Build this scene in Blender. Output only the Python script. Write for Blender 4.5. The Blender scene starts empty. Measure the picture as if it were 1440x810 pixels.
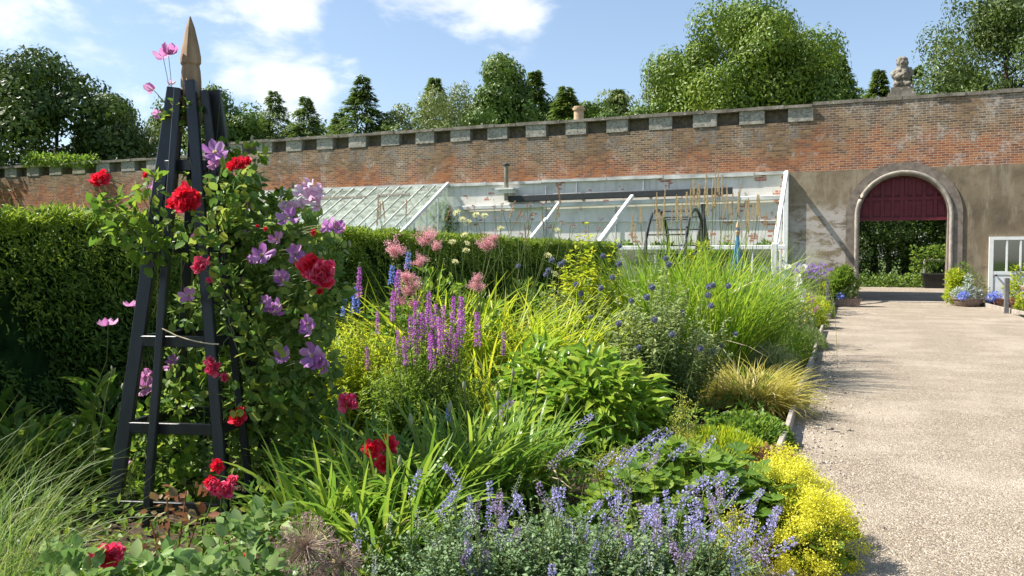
import bpy, math, random
import numpy as np
from mathutils import Vector, Matrix, Euler
S = bpy.context.scene
COL = S.collection
R = math.radians
# ---------------------------------------------------------------- camera
F = 1160.0; EYE = 1.5; YAW = R(22.05); PITCH = math.atan(43 / F)
cam = bpy.data.cameras.new('camera'); camo = bpy.data.objects.new('camera', cam); COL.objects.link(camo)
cam.lens = F / 1440 * 36; cam.sensor_width = 36; cam.clip_start = .05; cam.clip_end = 2000
camo.location = (0, 0, EYE); camo.rotation_euler = (R(90) - PITCH, 0, YAW)
S.camera = camo
RM = Euler((R(90) - PITCH, 0, YAW)).to_matrix()
FW = Vector((-math.sin(YAW), math.cos(YAW), 0))
def ray(u, v): return RM @ Vector(((u - 720) / F, (405 - v) / F, -1))
def at(u, v, d):
    r = ray(u, v); return Vector((0, 0, EYE)) + r * (d / r.dot(FW))
def G(u, v, z=0.0):
    r = ray(u, v); return Vector((0, 0, EYE)) + r * ((z - EYE) / r.z)
def onY(u, v, Y):
    r = ray(u, v); return Vector((0, 0, EYE)) + r * (Y / r.y)
def base(u, d, z=0.0):
    p = at(u, 362, d); return Vector((p.x, p.y, z))
def V(*a): return np.array(a, float)

# ---------------------------------------------------------------- mesh builder
class MB:
    def __init__(s): s.v = []; s.f = []; s.n = 0
    def add(s, v, f, rnd=0.5, mat=0):
        v = np.asarray(v, float).reshape(-1, 3); f = np.asarray(f, int)
        if len(f) == 0: return
        r = np.broadcast_to(np.asarray(rnd, float), (len(f),)); m = np.full(len(f), mat)
        s.f.append((f + s.n, r, m)); s.v.append(v); s.n += len(v)
    def build(s, name, mats, parent=None, smooth=False, loc=None):
        o0 = V(0, 0, 0)
        if parent is not None:
            p = parent
            while p is not None: o0 = o0 + np.array(p.location); p = p.parent
        elif loc is not None: o0 = V(*loc)
        me = bpy.data.meshes.new(name)
        v = np.concatenate(s.v) - o0
        me.vertices.add(len(v)); me.vertices.foreach_set('co', v.astype(np.float32).ravel())
        loops = np.concatenate([f.ravel() for f, r, m in s.f])
        tot = np.concatenate([np.full(len(f), f.shape[1]) for f, r, m in s.f])
        me.loops.add(len(loops)); me.loops.foreach_set('vertex_index', loops.astype(np.int32))
        me.polygons.add(len(tot))
        me.polygons.foreach_set('loop_start', np.concatenate([[0], np.cumsum(tot)[:-1]]).astype(np.int32))
        me.polygons.foreach_set('material_index', np.concatenate([m for f, r, m in s.f]).astype(np.int32))
        me.polygons.foreach_set('use_smooth', np.full(len(tot), smooth))
        me.update(calc_edges=True)
        a = me.attributes.new('rnd', 'FLOAT', 'FACE')
        a.data.foreach_set('value', np.concatenate([r for f, r, m in s.f]).astype(np.float32))
        for m in (mats if isinstance(mats, (list, tuple)) else [mats]): me.materials.append(m)
        o = bpy.data.objects.new(name, me); COL.objects.link(o)
        if parent is not None: o.parent = parent
        elif loc is not None: o.location = loc
        return o
def nrm(a): return a / np.maximum(np.linalg.norm(a, axis=-1, keepdims=True), 1e-9)

def tag(o, label=None, cat=None, group=None, kind=None):
    if label: o['label'] = label
    if cat: o['category'] = cat
    if group: o['group'] = group
    if kind: o['kind'] = kind
    return o
def thing(name, label, cat, loc=(0, 0, 0), group=None):
    o = bpy.data.objects.new(name, None); COL.objects.link(o); o.location = loc
    o.empty_display_size = .2
    return tag(o, label, cat, group)
def inst(me_obj, name, parent, p, n=(0, 0, 1), spin=0.0, sc=1.0, first=None):
    """copy of a prototype part placed at world point p with its local z along n"""
    o = me_obj.copy(); COL.objects.link(o); o.name = name; o.parent = parent
    q = Vector(n).to_track_quat('Z', 'Y') @ Euler((0, 0, spin)).to_quaternion()
    o.rotation_mode = 'QUATERNION'; o.rotation_quaternion = q
    o.location = Vector(p) - Vector(parent.location); o.scale = (sc, sc, sc)
    return o
PROTOS = []
def proto(mb, name, mats, smooth=False):
    o = mb.build(name, mats, None, smooth); COL.objects.unlink(o); PROTOS.append(o); return o

def box(mb, x0, x1, y0, y1, z0, z1, mat=0, rnd=.5):
    v = [(x0, y0, z0), (x1, y0, z0), (x1, y1, z0), (x0, y1, z0), (x0, y0, z1), (x1, y0, z1), (x1, y1, z1), (x0, y1, z1)]
    mb.add(v, [(0, 3, 2, 1), (4, 5, 6, 7), (0, 1, 5, 4), (1, 2, 6, 5), (2, 3, 7, 6), (3, 0, 4, 7)], rnd, mat)
def beam(mb, p0, p1, w, h, up=(0, 0, 1), mat=0, w1=None, h1=None):
    p0 = V(*p0); p1 = V(*p1); d = nrm(p1 - p0); s = nrm(np.cross(d, V(*up))); t = np.cross(s, d)
    w1 = w if w1 is None else w1; h1 = h if h1 is None else h1
    c = min(w, h) * .12
    def ring(p, w, h):
        a, b = w / 2, h / 2
        return [p + s * x + t * y for x, y in ((-a + c, -b), (a - c, -b), (a, -b + c), (a, b - c), (a - c, b), (-a + c, b), (-a, b - c), (-a, -b + c))]
    v = ring(p0, w, h) + ring(p1, w1, h1)
    mb.add(v, [(i, (i + 1) % 8, 8 + (i + 1) % 8, 8 + i) for i in range(8)], .5, mat)
    mb.add(v, [tuple(range(7, -1, -1)), tuple(range(8, 16))], .5, mat)
def lathe(mb, prof, c, seg=20, mat=0, wob=0.0, rng=None):
    a = np.linspace(0, 2 * np.pi, seg, endpoint=False); v = []
    for r, z in prof:
        rr = r * (1 + (wob * rng.standard_normal(seg) if rng is not None else 0))
        v.append(np.stack([c[0] + rr * np.cos(a), c[1] + rr * np.sin(a), np.full(seg, c[2] + z)], 1))
    f = [(j * seg + i, j * seg + (i + 1) % seg, (j + 1) * seg + (i + 1) % seg, (j + 1) * seg + i) for j in range(len(prof) - 1) for i in range(seg)]
    mb.add(np.concatenate(v), f, .5, mat)
def tubes(mb, P, rad, sides=3, rnd=.5, mat=0):
    """P (N,K,3) polylines, rad (N,K)"""
    P = np.asarray(P, float); N, K, _ = P.shape; rad = np.broadcast_to(np.asarray(rad, float), (N, K))
    T = nrm(np.gradient(P, axis=1)); up = np.where(np.abs(T[..., 2:3]) > .9, V(1, 0, 0), V(0, 0, 1))
    A = nrm(np.cross(T, up)); B = np.cross(T, A)
    an = np.linspace(0, 2 * np.pi, sides, endpoint=False)
    v = P[:, :, None] + rad[..., None, None] * (A[:, :, None] * np.cos(an)[:, None] + B[:, :, None] * np.sin(an)[:, None])
    idx = np.arange(N * K * sides).reshape(N, K, sides); nx = np.roll(idx, -1, axis=2)
    f = np.stack([idx[:, :-1], nx[:, :-1], nx[:, 1:], idx[:, 1:]], -1).reshape(-1, 4)
    r = np.repeat(np.broadcast_to(np.asarray(rnd, float), (N,)), (K - 1) * sides)
    mb.add(v.reshape(-1, 3), f, r, mat)
def curve(p0, p1, sag=0.0, K=8, wig=0.0, rng=None):
    p0 = V(*p0); p1 = V(*p1); t = np.linspace(0, 1, K)[:, None]
    p = p0 + (p1 - p0) * t; p[:, 2] += (4 * sag * t * (1 - t))[:, 0]
    if wig and rng is not None:
        w = rng.standard_normal((K, 3)) * wig; w[0] = w[-1] = 0; p += w
    return p
# leaf templates: verts (x along, y across, z up), tris / quads
TQ = (V(0, 0, 0, .45, -.5, .06, 1, 0, -.05, .45, .5, .06).reshape(-1, 3), [(0, 1, 2), (0, 2, 3)])
def leaf_t(wp, curl=.12, fold=.14):
    n = len(wp); v = [(0, 0, 0)]; f = []
    for i, (x, w) in enumerate(wp):
        z = -curl * x * x
        v += [(x, -w, z + fold * w * 1.2), (x, 0, z), (x, w, z + fold * w * 1.2)]
    v.append((1, 0, -curl)); T = len(v) - 1
    f3 = [(0, 1, 2), (0, 2, 3)]; f4 = []
    for i in range(n - 1):
        a = 1 + 3 * i; f4 += [(a, a + 3, a + 4, a + 1), (a + 1, a + 4, a + 5, a + 2)]
    a = 1 + 3 * (n - 1); f3 += [(a, T, a + 1), (a + 1, T, a + 2)]
    return (np.array(v, float), f3, f4)
TL = leaf_t([(.12, .22), (.38, .5), (.72, .36)])
TLL = leaf_t([(.1, .2), (.3, .46), (.6, .46), (.85, .22)], .35, .25)   # long arching leaf
TP = leaf_t([(.2, .3), (.5, .5), (.85, .42)], -.25, -.3)              # petal
def round_t(n=10, cup=.15):
    v = [(0, 0, 0)]
    for i in range(2 * n + 1):
        a = R(25) + (2 * math.pi - R(50)) * i / (2 * n); r = .5 * (1 if i % 2 else .86)
        v.append((.3 - r * math.cos(a), r * math.sin(a), cup * (.5 + .5 * (i % 2)) * .8))
    v[0] = (.28, 0, 0)
    return (np.array(v, float), [(0, i, i + 1) for i in range(1, 2 * n + 1)])
TR = round_t()
def leaves(mb, P, D, U, L, W, T=TQ, rnd=None, mat=0, rng=None):
    P = np.asarray(P, float); N = len(P)
    if N == 0: return
    D = nrm(D); Sd = nrm(np.cross(D, U)); Nn = np.cross(Sd, D)
    L = np.broadcast_to(L, (N,))[:, None, None]; W = np.broadcast_to(W, (N,))[:, None, None]
    t = T[0]; k = len(t)
    v = P[:, None] + D[:, None] * t[None, :, 0:1] * L + Sd[:, None] * t[None, :, 1:2] * W + Nn[:, None] * t[None, :, 2:3] * L
    if rnd is None: rnd = rng.random(N)
    rnd = np.broadcast_to(rnd, (N,)); off = (np.arange(N) * k)[:, None, None]
    n0 = mb.n; first = True
    for fs in T[1:]:
        if not len(fs): continue
        fs = np.array(fs); f = (fs[None] + off).reshape(-1, fs.shape[1])
        if first: mb.add(v.reshape(-1, 3), f, np.repeat(rnd, len(fs)), mat); first = False
        else: mb.f.append((f + n0, np.repeat(rnd, len(fs)), np.full(len(f), mat)))
def rdir(rng, n): return nrm(rng.standard_normal((n, 3)))
def blades(mb, B, az, L, W, lean, bend, K=6, rnd=None, mat=0, rng=None, p=1.3, zig=0.0):
    B = np.asarray(B, float); N = len(B); s = np.linspace(0, 1, K)
    az, L, W, lean, bend = [np.broadcast_to(x, (N,)) for x in (az, L, W, lean, bend)]
    ang = lean[:, None] + bend[:, None] * s[None] ** p
    dr = np.sin(ang); dz = np.cos(ang); st = (L / (K - 1))[:, None]
    r = np.concatenate([np.zeros((N, 1)), np.cumsum((dr[:, :-1] + dr[:, 1:]) / 2 * st, 1)], 1)
    z = np.concatenate([np.zeros((N, 1)), np.cumsum((dz[:, :-1] + dz[:, 1:]) / 2 * st, 1)], 1)
    a2 = az[:, None] + (rng.standard_normal((N, 1)) * zig) * s[None]
    C = np.stack([B[:, None, 0] + r * np.cos(a2), B[:, None, 1] + r * np.sin(a2), B[:, None, 2] + z], -1)
    tw = rng.uniform(-.7, .7, N)[:, None]
    sx = -np.sin(az)[:, None]; sy = np.cos(az)[:, None]
    nx = np.stack([sx * np.cos(tw) + np.zeros_like(dr), sy * np.cos(tw) + np.zeros_like(dr), np.sin(tw) + 0 * dr], -1)
    prof = (.55 + .45 * np.minimum(1, s * 5)) * np.sqrt(np.maximum(1 - s ** 2.2, .004))
    h = nx * (W[:, None] * prof[None] / 2)[..., None]
    v = np.stack([C - h, C + h], 2)
    idx = np.arange(N * K * 2).reshape(N, K, 2)
    f = np.stack([idx[:, :-1, 0], idx[:, :-1, 1], idx[:, 1:, 1], idx[:, 1:, 0]], -1).reshape(-1, 4)
    if rnd is None: rnd = rng.random(N)
    mb.add(v.reshape(-1, 3), f, np.repeat(np.broadcast_to(rnd, (N,)), K - 1), mat)
    return C
def ico(mb, c, r, sub=2, mat=0, rng=None, jit=0.0):
    import bmesh
    bm = bmesh.new(); bmesh.ops.create_icosphere(bm, subdivisions=sub, radius=1)
    v = np.array([x.co[:] for x in bm.verts]); f = [[y.index for y in x.verts] for x in bm.faces]; bm.free()
    if jit: v = v * (1 + jit * rng.standard_normal((len(v), 1)))
    mb.add(v * np.asarray(r) + np.asarray(c), f, .5, mat)

# ---------------------------------------------------------------- materials
def newmat(name):
    m = bpy.data.materials.new(name); m.use_nodes = True; nt = m.node_tree; nt.nodes.clear()
    out = nt.nodes.new('ShaderNodeOutputMaterial'); return m, nt, out
class NT:
    def __init__(s, nt): s.nt = nt
    def n(s, t, **k):
        x = s.nt.nodes.new('ShaderNode' + t)
        for a, b in k.items(): setattr(x, a, b)
        return x
    def l(s, a, b): s.nt.links.new(a, b)
    def val(s, a, i):
        if isinstance(i, bpy.types.NodeSocket): s.l(i, a)
        elif i is not None: a.default_value = i
    def math(s, op, a, b=None, c=None, clamp=False):
        x = s.n('Math', operation=op, use_clamp=clamp)
        for i, y in enumerate((a, b, c)):
            if y is not None: s.val(x.inputs[i], y)
        return x.outputs[0]
    def mix(s, f, a, b, mode='MIX'):
        x = s.n('Mix', data_type='RGBA', blend_type=mode); s.val(x.inputs[0], f)
        for i, y in ((6, a), (7, b)):
            if isinstance(y, (tuple, list)): x.inputs[i].default_value = (*y[:3], 1)
            else: s.l(y, x.inputs[i])
        return x.outputs[2]
    def noise(s, vec, scale, detail=4, rough=.55, dist=0.0):
        x = s.n('TexNoise'); x.inputs['Scale'].default_value = scale; x.inputs['Detail'].default_value = detail
        x.inputs['Roughness'].default_value = rough; x.inputs['Distortion'].default_value = dist
        if vec is not None: s.l(vec, x.inputs['Vector'])
        return x.outputs[0]
    def ramp(s, f, pts):
        x = s.n('ValToRGB'); s.l(f, x.inputs[0]); e = x.color_ramp.elements
        while len(e) < len(pts): e.new(.5)
        for i, (p, c) in enumerate(pts):
            e[i].position = p; e[i].color = (*c, 1) if len(c) == 3 else c
        return x.outputs[0]
    def step(s, f, a, b):
        x = s.n('MapRange', interpolation_type='SMOOTHSTEP'); s.val(x.inputs[0], f)
        x.inputs[1].default_value = a; x.inputs[2].default_value = b; return x.outputs[0]
    def coord(s, sc=(1, 1, 1), loc=(0, 0, 0), rot=(0, 0, 0)):
        x = s.n('TexCoord'); m = s.n('Mapping'); s.l(x.outputs['Object'], m.inputs[0])
        m.inputs['Scale'].default_value = sc; m.inputs['Location'].default_value = loc; m.inputs['Rotation'].default_value = rot
        return m.outputs[0]
    def pr(s, col, rough=.7, spec=.3, bump=None, bs=.3, bd=.02, metal=0.0):
        x = s.n('BsdfPrincipled')
        if isinstance(col, (tuple, list)): x.inputs['Base Color'].default_value = (*col[:3], 1)
        else: s.l(col, x.inputs['Base Color'])
        s.val(x.inputs['Roughness'], rough); x.inputs['Specular IOR Level'].default_value = spec
        x.inputs['Metallic'].default_value = metal
        if bump is not None:
            b = s.n('Bump'); b.inputs['Strength'].default_value = bs; b.inputs['Distance'].default_value = bd
            s.l(bump, b.inputs['Height']); s.l(b.outputs[0], x.inputs['Normal'])
        return x.outputs[0]
def leafmat(name, cols, tr=.35, rough=.45, spec=.4, tcol=None):
    m, nt, out = newmat(name); N = NT(nt)
    a = N.n('Attribute', attribute_name='rnd')
    k = len(cols); c = N.ramp(a.outputs['Fac'], [((i + .0) / (k - 1), x) for i, x in enumerate(cols)])
    b = N.pr(c, rough, spec)
    t = N.n('BsdfTranslucent')
    if tcol: N.l(N.mix(1.0, c, tcol, 'MULTIPLY'), t.inputs[0])
    else: N.l(c, t.inputs[0])
    ms = N.n('MixShader'); ms.inputs[0].default_value = tr; N.l(b, ms.inputs[1]); N.l(t.outputs[0], ms.inputs[2])
    N.l(ms.outputs[0], out.inputs[0]); return m
def plain(name, col, rough=.6, spec=.3, var=.25, sc=8, metal=0.0, bs=.25, bd=.01, stretch=(1, 1, 1)):
    m, nt, out = newmat(name); N = NT(nt); vec = N.coord(stretch); n = N.noise(vec, sc, 6)
    lo = tuple(x * (1 - var) for x in col); hi = tuple(min(1, x * (1 + var)) for x in col)
    c = N.ramp(n, [(.3, lo), (.7, hi)])
    N.l(N.pr(c, rough, spec, n, bs, bd, metal), out.inputs[0]); return m
Y = (1.6, 1.5, .5)
M = {}
GREENS = 'grassgreen yew yewtop lime green midgreen rose_leaf vine_leaf glossy greygreen bluegreen strap stipa treedark treemid treebright treepale spruce pine'.split()
def lm(k, *cols, **kw):
    if k in GREENS: cols = [((c[0] * 1.8, c[1] * 1.42, c[2] * 1.3) if not (k.startswith('tree') or k in ('pine', 'spruce')) else (c[0] * 1.3, c[1] * 1.12, c[2]) ) for c in cols]; kw['tr'] = min(.55, kw.get('tr', .35) + .1) if not k.startswith('tree') else .25
    M[k] = leafmat(k, cols, **kw)
lm('yew', (.035, .085, .014), (.065, .145, .02), (.13, .23, .03), tr=.25)
lm('yewtop', (.08, .16, .016), (.14, .25, .025), (.22, .33, .04), tr=.4)
lm('lime', (.13, .25, .015), (.24, .38, .022), (.38, .45, .04), tr=.5)
lm('grassgreen', (.08, .20, .015), (.14, .28, .022), (.25, .37, .04), tr=.45)
lm('green', (.045, .12, .015), (.085, .19, .025), (.17, .28, .035), tr=.4)
lm('midgreen', (.05, .13, .02), (.10, .21, .025), (.19, .31, .04), tr=.45)
lm('rose_leaf', (.05, .13, .03), (.10, .21, .04), (.24, .33, .06), tr=.4, rough=.35)
lm('vine_leaf', (.06, .145, .035), (.12, .235, .055), (.22, .34, .08), tr=.4, rough=.4)
lm('glossy', (.06, .16, .02), (.13, .27, .03), (.24, .36, .05), tr=.4, rough=.28, spec=.5)
lm('greygreen', (.10, .17, .07), (.16, .24, .11), (.26, .34, .19), tr=.35, rough=.6)
lm('bluegreen', (.08, .16, .05), (.14, .24, .09), (.26, .35, .16), tr=.3, rough=.5)
lm('silvergreen', (.10, .18, .06), (.16, .26, .10), (.28, .38, .19), tr=.35, rough=.6)
lm('silver', (.35, .40, .33), (.5, .55, .48), tr=.3, rough=.7)
lm('strap', (.06, .16, .018), (.11, .24, .03), (.20, .33, .04), tr=.4, rough=.35)
lm('goldgrass', (.38, .36, .05), (.52, .46, .09), (.6, .5, .16), tr=.45)
lm('stipa', (.06, .15, .025), (.10, .21, .04), (.20, .29, .08), tr=.4)
lm('tan', (.50, .38, .20), (.68, .54, .32), (.78, .66, .45), tr=.3)
lm('tanred', (.40, .20, .10), (.55, .32, .17), tr=.3)
lm('paleleaf', (.13, .24, .06), (.20, .33, .09), (.36, .46, .18), tr=.4, rough=.3)
lm('brownred', (.16, .06, .03), (.28, .12, .06), (.2, .16, .06), tr=.35)
lm('stem', (.08, .14, .03), (.15, .20, .05), (.2, .22, .07), tr=.2)
lm('wood_stem', (.10, .07, .04), (.22, .16, .09), tr=.0)
lm('red', (.62, .012, .03), (.82, .02, .05), (.88, .06, .12), tr=.35, rough=.5)
lm('pinkred', (.68, .03, .10), (.85, .08, .2), (.9, .28, .36), tr=.35, rough=.5)
lm('mauve', (.46, .17, .50), (.62, .29, .63), (.72, .42, .70), tr=.45, rough=.6)
lm('mauvepink', (.55, .18, .45), (.65, .28, .55), (.75, .42, .62), tr=.45, rough=.6)
lm('palepink', (.75, .42, .62), (.85, .6, .75), (.9, .75, .85), tr=.45, rough=.6)
lm('plume', (.72, .30, .34), (.85, .42, .48), (.9, .6, .62), tr=.45, rough=.7)
lm('magenta', (.48, .10, .50), (.62, .18, .66), (.7, .3, .72), tr=.4)
lm('blue', (.16, .22, .70), (.25, .33, .8), (.4, .5, .85), tr=.4)
lm('nepeta', (.34, .32, .66), (.46, .42, .74), (.62, .57, .82), tr=.4)
lm('nepetadull', (.30, .20, .40), (.40, .28, .48), (.5, .40, .55), tr=.4)
lm('verbena', (.32, .16, .55), (.45, .28, .65), tr=.4)
lm('globe', (.09, .11, .18), (.17, .19, .28), (.30, .32, .42), tr=.2)
lm('frothy', (.62, .60, .03), (.75, .72, .05), (.85, .80, .12), tr=.45)
lm('frothy_dull', (.45, .46, .06), (.6, .58, .09), tr=.45)
lm('white', (.75, .75, .70), (.85, .85, .8), tr=.35)
lm('cream', (.72, .70, .36), (.85, .82, .5), tr=.35)
lm('yellow', (.80, .60, .05), (.85, .72, .1), tr=.3)
lm('orange', (.75, .30, .08), (.8, .4, .2), tr=.3)
lm('seed', (.30, .18, .16), (.42, .30, .22), (.45, .28, .33), tr=.2)
lm('treedark', (.028, .062, .010), (.05, .10, .015), (.09, .15, .025), tr=.25)
lm('treemid', (.045, .10, .014), (.08, .16, .02), (.14, .22, .03), tr=.35)
lm('treebright', (.05, .12, .010), (.10, .185, .015), (.18, .265, .025), tr=.4)
lm('treepale', (.09, .15, .045), (.15, .22, .065), (.22, .29, .10), tr=.4)
lm('treesoft', (.06, .105, .018), (.10, .15, .025), (.16, .21, .04), tr=.3)
lm('spruce', (.045, .095, .022), (.08, .15, .03), (.14, .23, .045), tr=.2)
lm('pine', (.055, .11, .022), (.10, .18, .035), (.17, .26, .05), tr=.25)
M['black'] = plain('black_paint', (.016, .018, .022), .38, .5, .35, 30, bs=.35, bd=.003, stretch=(1, 1, .15))
M['finial'] = plain('carved_wood', (.25, .175, .11), .8, .15, .55, 18, bs=.4, bd=.004, stretch=(1, 1, .12))
M['whitepaint'] = plain('white_paint', (.74, .74, .71), .55, .3, .08, 6)
M['greywood'] = plain('weathered_timber', (.34, .30, .25), .85, .15, .35, 14, stretch=(1, 1, .3))
M['bark'] = plain('bark', (.09, .07, .05), .9, .1, .4, 6, stretch=(1, 1, .2))
M['iron'] = plain('dark_iron', (.03, .033, .035), .6, .4, .3, 20)
M['terracotta'] = plain('terracotta', (.42, .19, .10), .85, .15, .25, 12)
M['stonepot'] = plain('weathered_stone_pot', (.20, .15, .12), .9, .1, .35, 18)
M['buff'] = plain('buff_clay', (.50, .36, .22), .85, .15, .2, 10)
M['stone'] = plain('pale_corbel_stone', (.31, .29, .245), .9, .15, .5, 14, bs=.5)
M['soil'] = plain('garden_soil', (.07, .05, .035), .95, .1, .5, 30, bs=.8, bd=.03)
M['maroon'] = plain('maroon_paint', (.12, .012, .022), .5, .35, .25, 5, bs=.1)
M['bluecane'] = plain('blue_painted_pole', (.10, .28, .42), .6, .3, .2, 10)
M['blackbox'] = plain('black_planter', (.025, .025, .022), .7, .3, .3, 10)
def glassmat():
    m, nt, out = newmat('limewashed_glass'); N = NT(nt)
    n = N.noise(N.coord(), 3, 5)
    g = N.n('BsdfGlossy'); g.inputs['Roughness'].default_value = .08; g.inputs[0].default_value = (.9, .95, .95, 1)
    d = N.n('BsdfTranslucent'); d.inputs[0].default_value = (.72, .78, .72, 1)
    d2 = N.n('BsdfDiffuse'); d2.inputs[0].default_value = (.62, .68, .62, 1)
    t = N.n('BsdfTransparent'); t.inputs[0].default_value = (.85, .92, .88, 1)
    a = N.n('MixShader'); a.inputs[0].default_value = .6; N.l(d.outputs[0], a.inputs[1]); N.l(d2.outputs[0], a.inputs[2])
    b = N.n('MixShader'); N.l(N.step(n, .1, .75), b.inputs[0]); N.l(a.outputs[0], b.inputs[1]); N.l(t.outputs[0], b.inputs[2])
    c = N.n('MixShader'); c.inputs[0].default_value = .1; N.l(b.outputs[0], c.inputs[1]); N.l(g.outputs[0], c.inputs[2])
    N.l(c.outputs[0], out.inputs[0]); return m
M['glass'] = glassmat()
def clearglass():
    m, nt, out = newmat('window_glass'); N = NT(nt)
    g = N.n('BsdfGlossy'); g.inputs['Roughness'].default_value = .04
    t = N.n('BsdfTransparent'); t.inputs[0].default_value = (.45, .5, .48, 1)
    c = N.n('MixShader'); c.inputs[0].default_value = .25; N.l(t.outputs[0], c.inputs[1]); N.l(g.outputs[0], c.inputs[2])
    N.l(c.outputs[0], out.inputs[0]); return m
M['pane'] = clearglass()
def gravel():
    m, nt, out = newmat('pale_gravel'); N = NT(nt); c = N.coord()
    def vor(sc, feat='F1'):
        x = N.n('TexVoronoi', feature=feat); x.inputs['Scale'].default_value = sc; N.l(c, x.inputs['Vector']); return x
    v1 = vor(125); v2 = vor(62); big = N.noise(c, .9, 5, .6); mid = N.noise(c, 6, 4)
    sx = N.n('SeparateColor'); N.l(v1.outputs['Color'], sx.inputs[0])
    col = N.ramp(sx.outputs[0], [(0, (.095, .074, .053)), (.22, (.215, .172, .125)), (.55, (.315, .256, .186)), (.85, (.40, .336, .255)), (1, (.60, .54, .44))])
    s2 = N.n('SeparateColor'); N.l(v2.outputs['Color'], s2.inputs[0])
    col = N.mix(N.math('MULTIPLY', N.step(s2.outputs[1], .84, .88), .75), col, (.19, .15, .115))
    col = N.mix(N.math('MULTIPLY', N.step(big, .42, .68), .35), col, (.56, .48, .38))
    col = N.mix(N.math('MULTIPLY', N.step(mid, .5, .8), .25), col, (.30, .24, .18))
    cs = N.coord((1.6, .12, 1)); trk = N.noise(cs, 1.6, 4, .6)
    col = N.mix(N.math('MULTIPLY', N.step(trk, .46, .66), .2), col, (.22, .18, .13))
    pat = N.noise(c, 2.6, 6, .7); col = N.mix(N.math('MULTIPLY', N.step(pat, .54, .72), .3), col, (.48, .42, .33))
    h = N.math('SUBTRACT', 1.0, N.math('MULTIPLY', v1.outputs['Distance'], 1.0))
    h = N.math('ADD', h, N.math('MULTIPLY', N.math('SUBTRACT', 1.0, v2.outputs['Distance']), .7))
    h = N.math('ADD', h, N.math('MULTIPLY', mid, 1.2))
    N.l(N.pr(col, .85, .2, h, .8, .009), out.inputs[0]); return m
M['gravel'] = gravel()
def brick():
    m, nt, out = newmat('old_garden_brick'); N = NT(nt)
    tc = N.n('TexCoord'); sp = N.n('SeparateXYZ'); N.l(tc.outputs['Object'], sp.inputs[0])
    cb = N.n('CombineXYZ'); wob = N.noise(tc.outputs['Object'], 2.5, 4)
    N.l(N.math('ADD', N.math('ADD', sp.outputs[0], sp.outputs[1]), N.math('MULTIPLY', wob, .08)), cb.inputs[0]); N.l(N.math('ADD', sp.outputs[2], N.math('MULTIPLY', wob, .07)), cb.inputs[1])
    b = N.n('TexBrick'); N.l(cb.outputs[0], b.inputs['Vector']); b.inputs['Scale'].default_value = 1
    b.inputs['Brick Width'].default_value = .23; b.inputs['Row Height'].default_value = .078; b.inputs['Mortar Size'].default_value = .009
    b.inputs['Mortar Smooth'].default_value = .3; b.inputs['Bias'].default_value = -.1
    b.inputs['Color1'].default_value = (0, 0, 0, 1); b.inputs['Color2'].default_value = (1, 1, 1, 1); b.inputs['Mortar'].default_value = (.5, .5, .5, 1)
    red = N.ramp(b.outputs[0], [(0, (.19, .08, .045)), (.3, (.29, .105, .045)), (.7, (.37, .145, .055)), (1, (.40, .20, .09))])
    tan = N.ramp(b.outputs[0], [(0, (.115, .08, .05)), (.3, (.17, .11, .06)), (.7, (.25, .155, .08)), (1, (.31, .22, .13))])
    nz = N.noise(tc.outputs['Object'], .7, 5, .65)
    zf = N.math('ADD', N.math('MULTIPLY', N.math('SUBTRACT', sp.outputs[2], 5.12), .62), N.math('MULTIPLY', N.math('SUBTRACT', nz, .5), 2.6))
    zx = N.math('MULTIPLY', N.step(sp.outputs[0], -1.9, -1.4), .22)
    col = N.mix(N.step(N.math('SUBTRACT', zf, zx), -.25, .3), red, tan)
    dk = N.noise(tc.outputs['Object'], 1.9, 6, .7)
    col = N.mix(N.math('MULTIPLY', N.step(dk, .5, .7), .6), col, (.15, .12, .095))
    col = N.mix(N.math('MULTIPLY', N.step(sp.outputs[2], 6.0, 6.5), N.math('MULTIPLY', N.step(dk, .4, .6), .6)), col, (.12, .1, .09))
    lime = N.noise(tc.outputs['Object'], 1.3, 7, .75, .3)
    lf = N.step(N.math('ADD', lime, N.math('MULTIPLY', N.step(sp.outputs[0], -1, 3), .05)), .53, .64)
    sc = N.noise(tc.outputs['Object'], 9, 4, .7)
    col = N.mix(N.math('MULTIPLY', lf, N.math('MULTIPLY', N.step(sc, .40, .6), .75)), col, (.46, .42, .37))
    # grey lichened squares where older gaps were filled in, one under each corbel block
    fr = N.math('FRACT', N.math('DIVIDE', N.math('ADD', sp.outputs[0], 1.95 + 1.63 * 40), 1.63))
    sq = N.math('MULTIPLY', N.step(fr, .0, .03), N.math('SUBTRACT', 1.0, N.step(fr, .5, .53)))
    sq = N.math('MULTIPLY', sq, N.math('MULTIPLY', N.step(sp.outputs[2], 5.55, 5.62), N.math('SUBTRACT', 1.0, N.step(sp.outputs[2], 6.12, 6.17))))
    sq = N.math('MULTIPLY', sq, N.math('SUBTRACT', 1.0, N.step(sp.outputs[0], -1.7, -1.5)))
    sq = N.math('MULTIPLY', sq, N.math('MULTIPLY', N.step(N.noise(tc.outputs['Object'], 3, 4), .42, .52), .7))
    col = N.mix(sq, col, N.ramp(sc, [(.35, (.10, .09, .075)), (.65, (.27, .25, .22))]))
    bl = N.noise(tc.outputs['Object'], 3.6, 6, .75, .5)
    col = N.mix(N.math('MULTIPLY', N.step(bl, .5, .66), .65), col, (.13, .10, .08))
    mpp = N.n('Mapping'); N.l(tc.outputs['Object'], mpp.inputs[0]); mpp.inputs['Scale'].default_value = (2.2, 1, .35); mpp.inputs['Location'].default_value = (3, 0, 1); run = N.noise(mpp.outputs[0], 1.5, 6, .7)
    col = N.mix(N.math('MULTIPLY', N.step(run, .56, .72), .4), col, (.32, .28, .23))
    pale = N.noise(tc.outputs['Object'], .5, 3)
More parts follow.
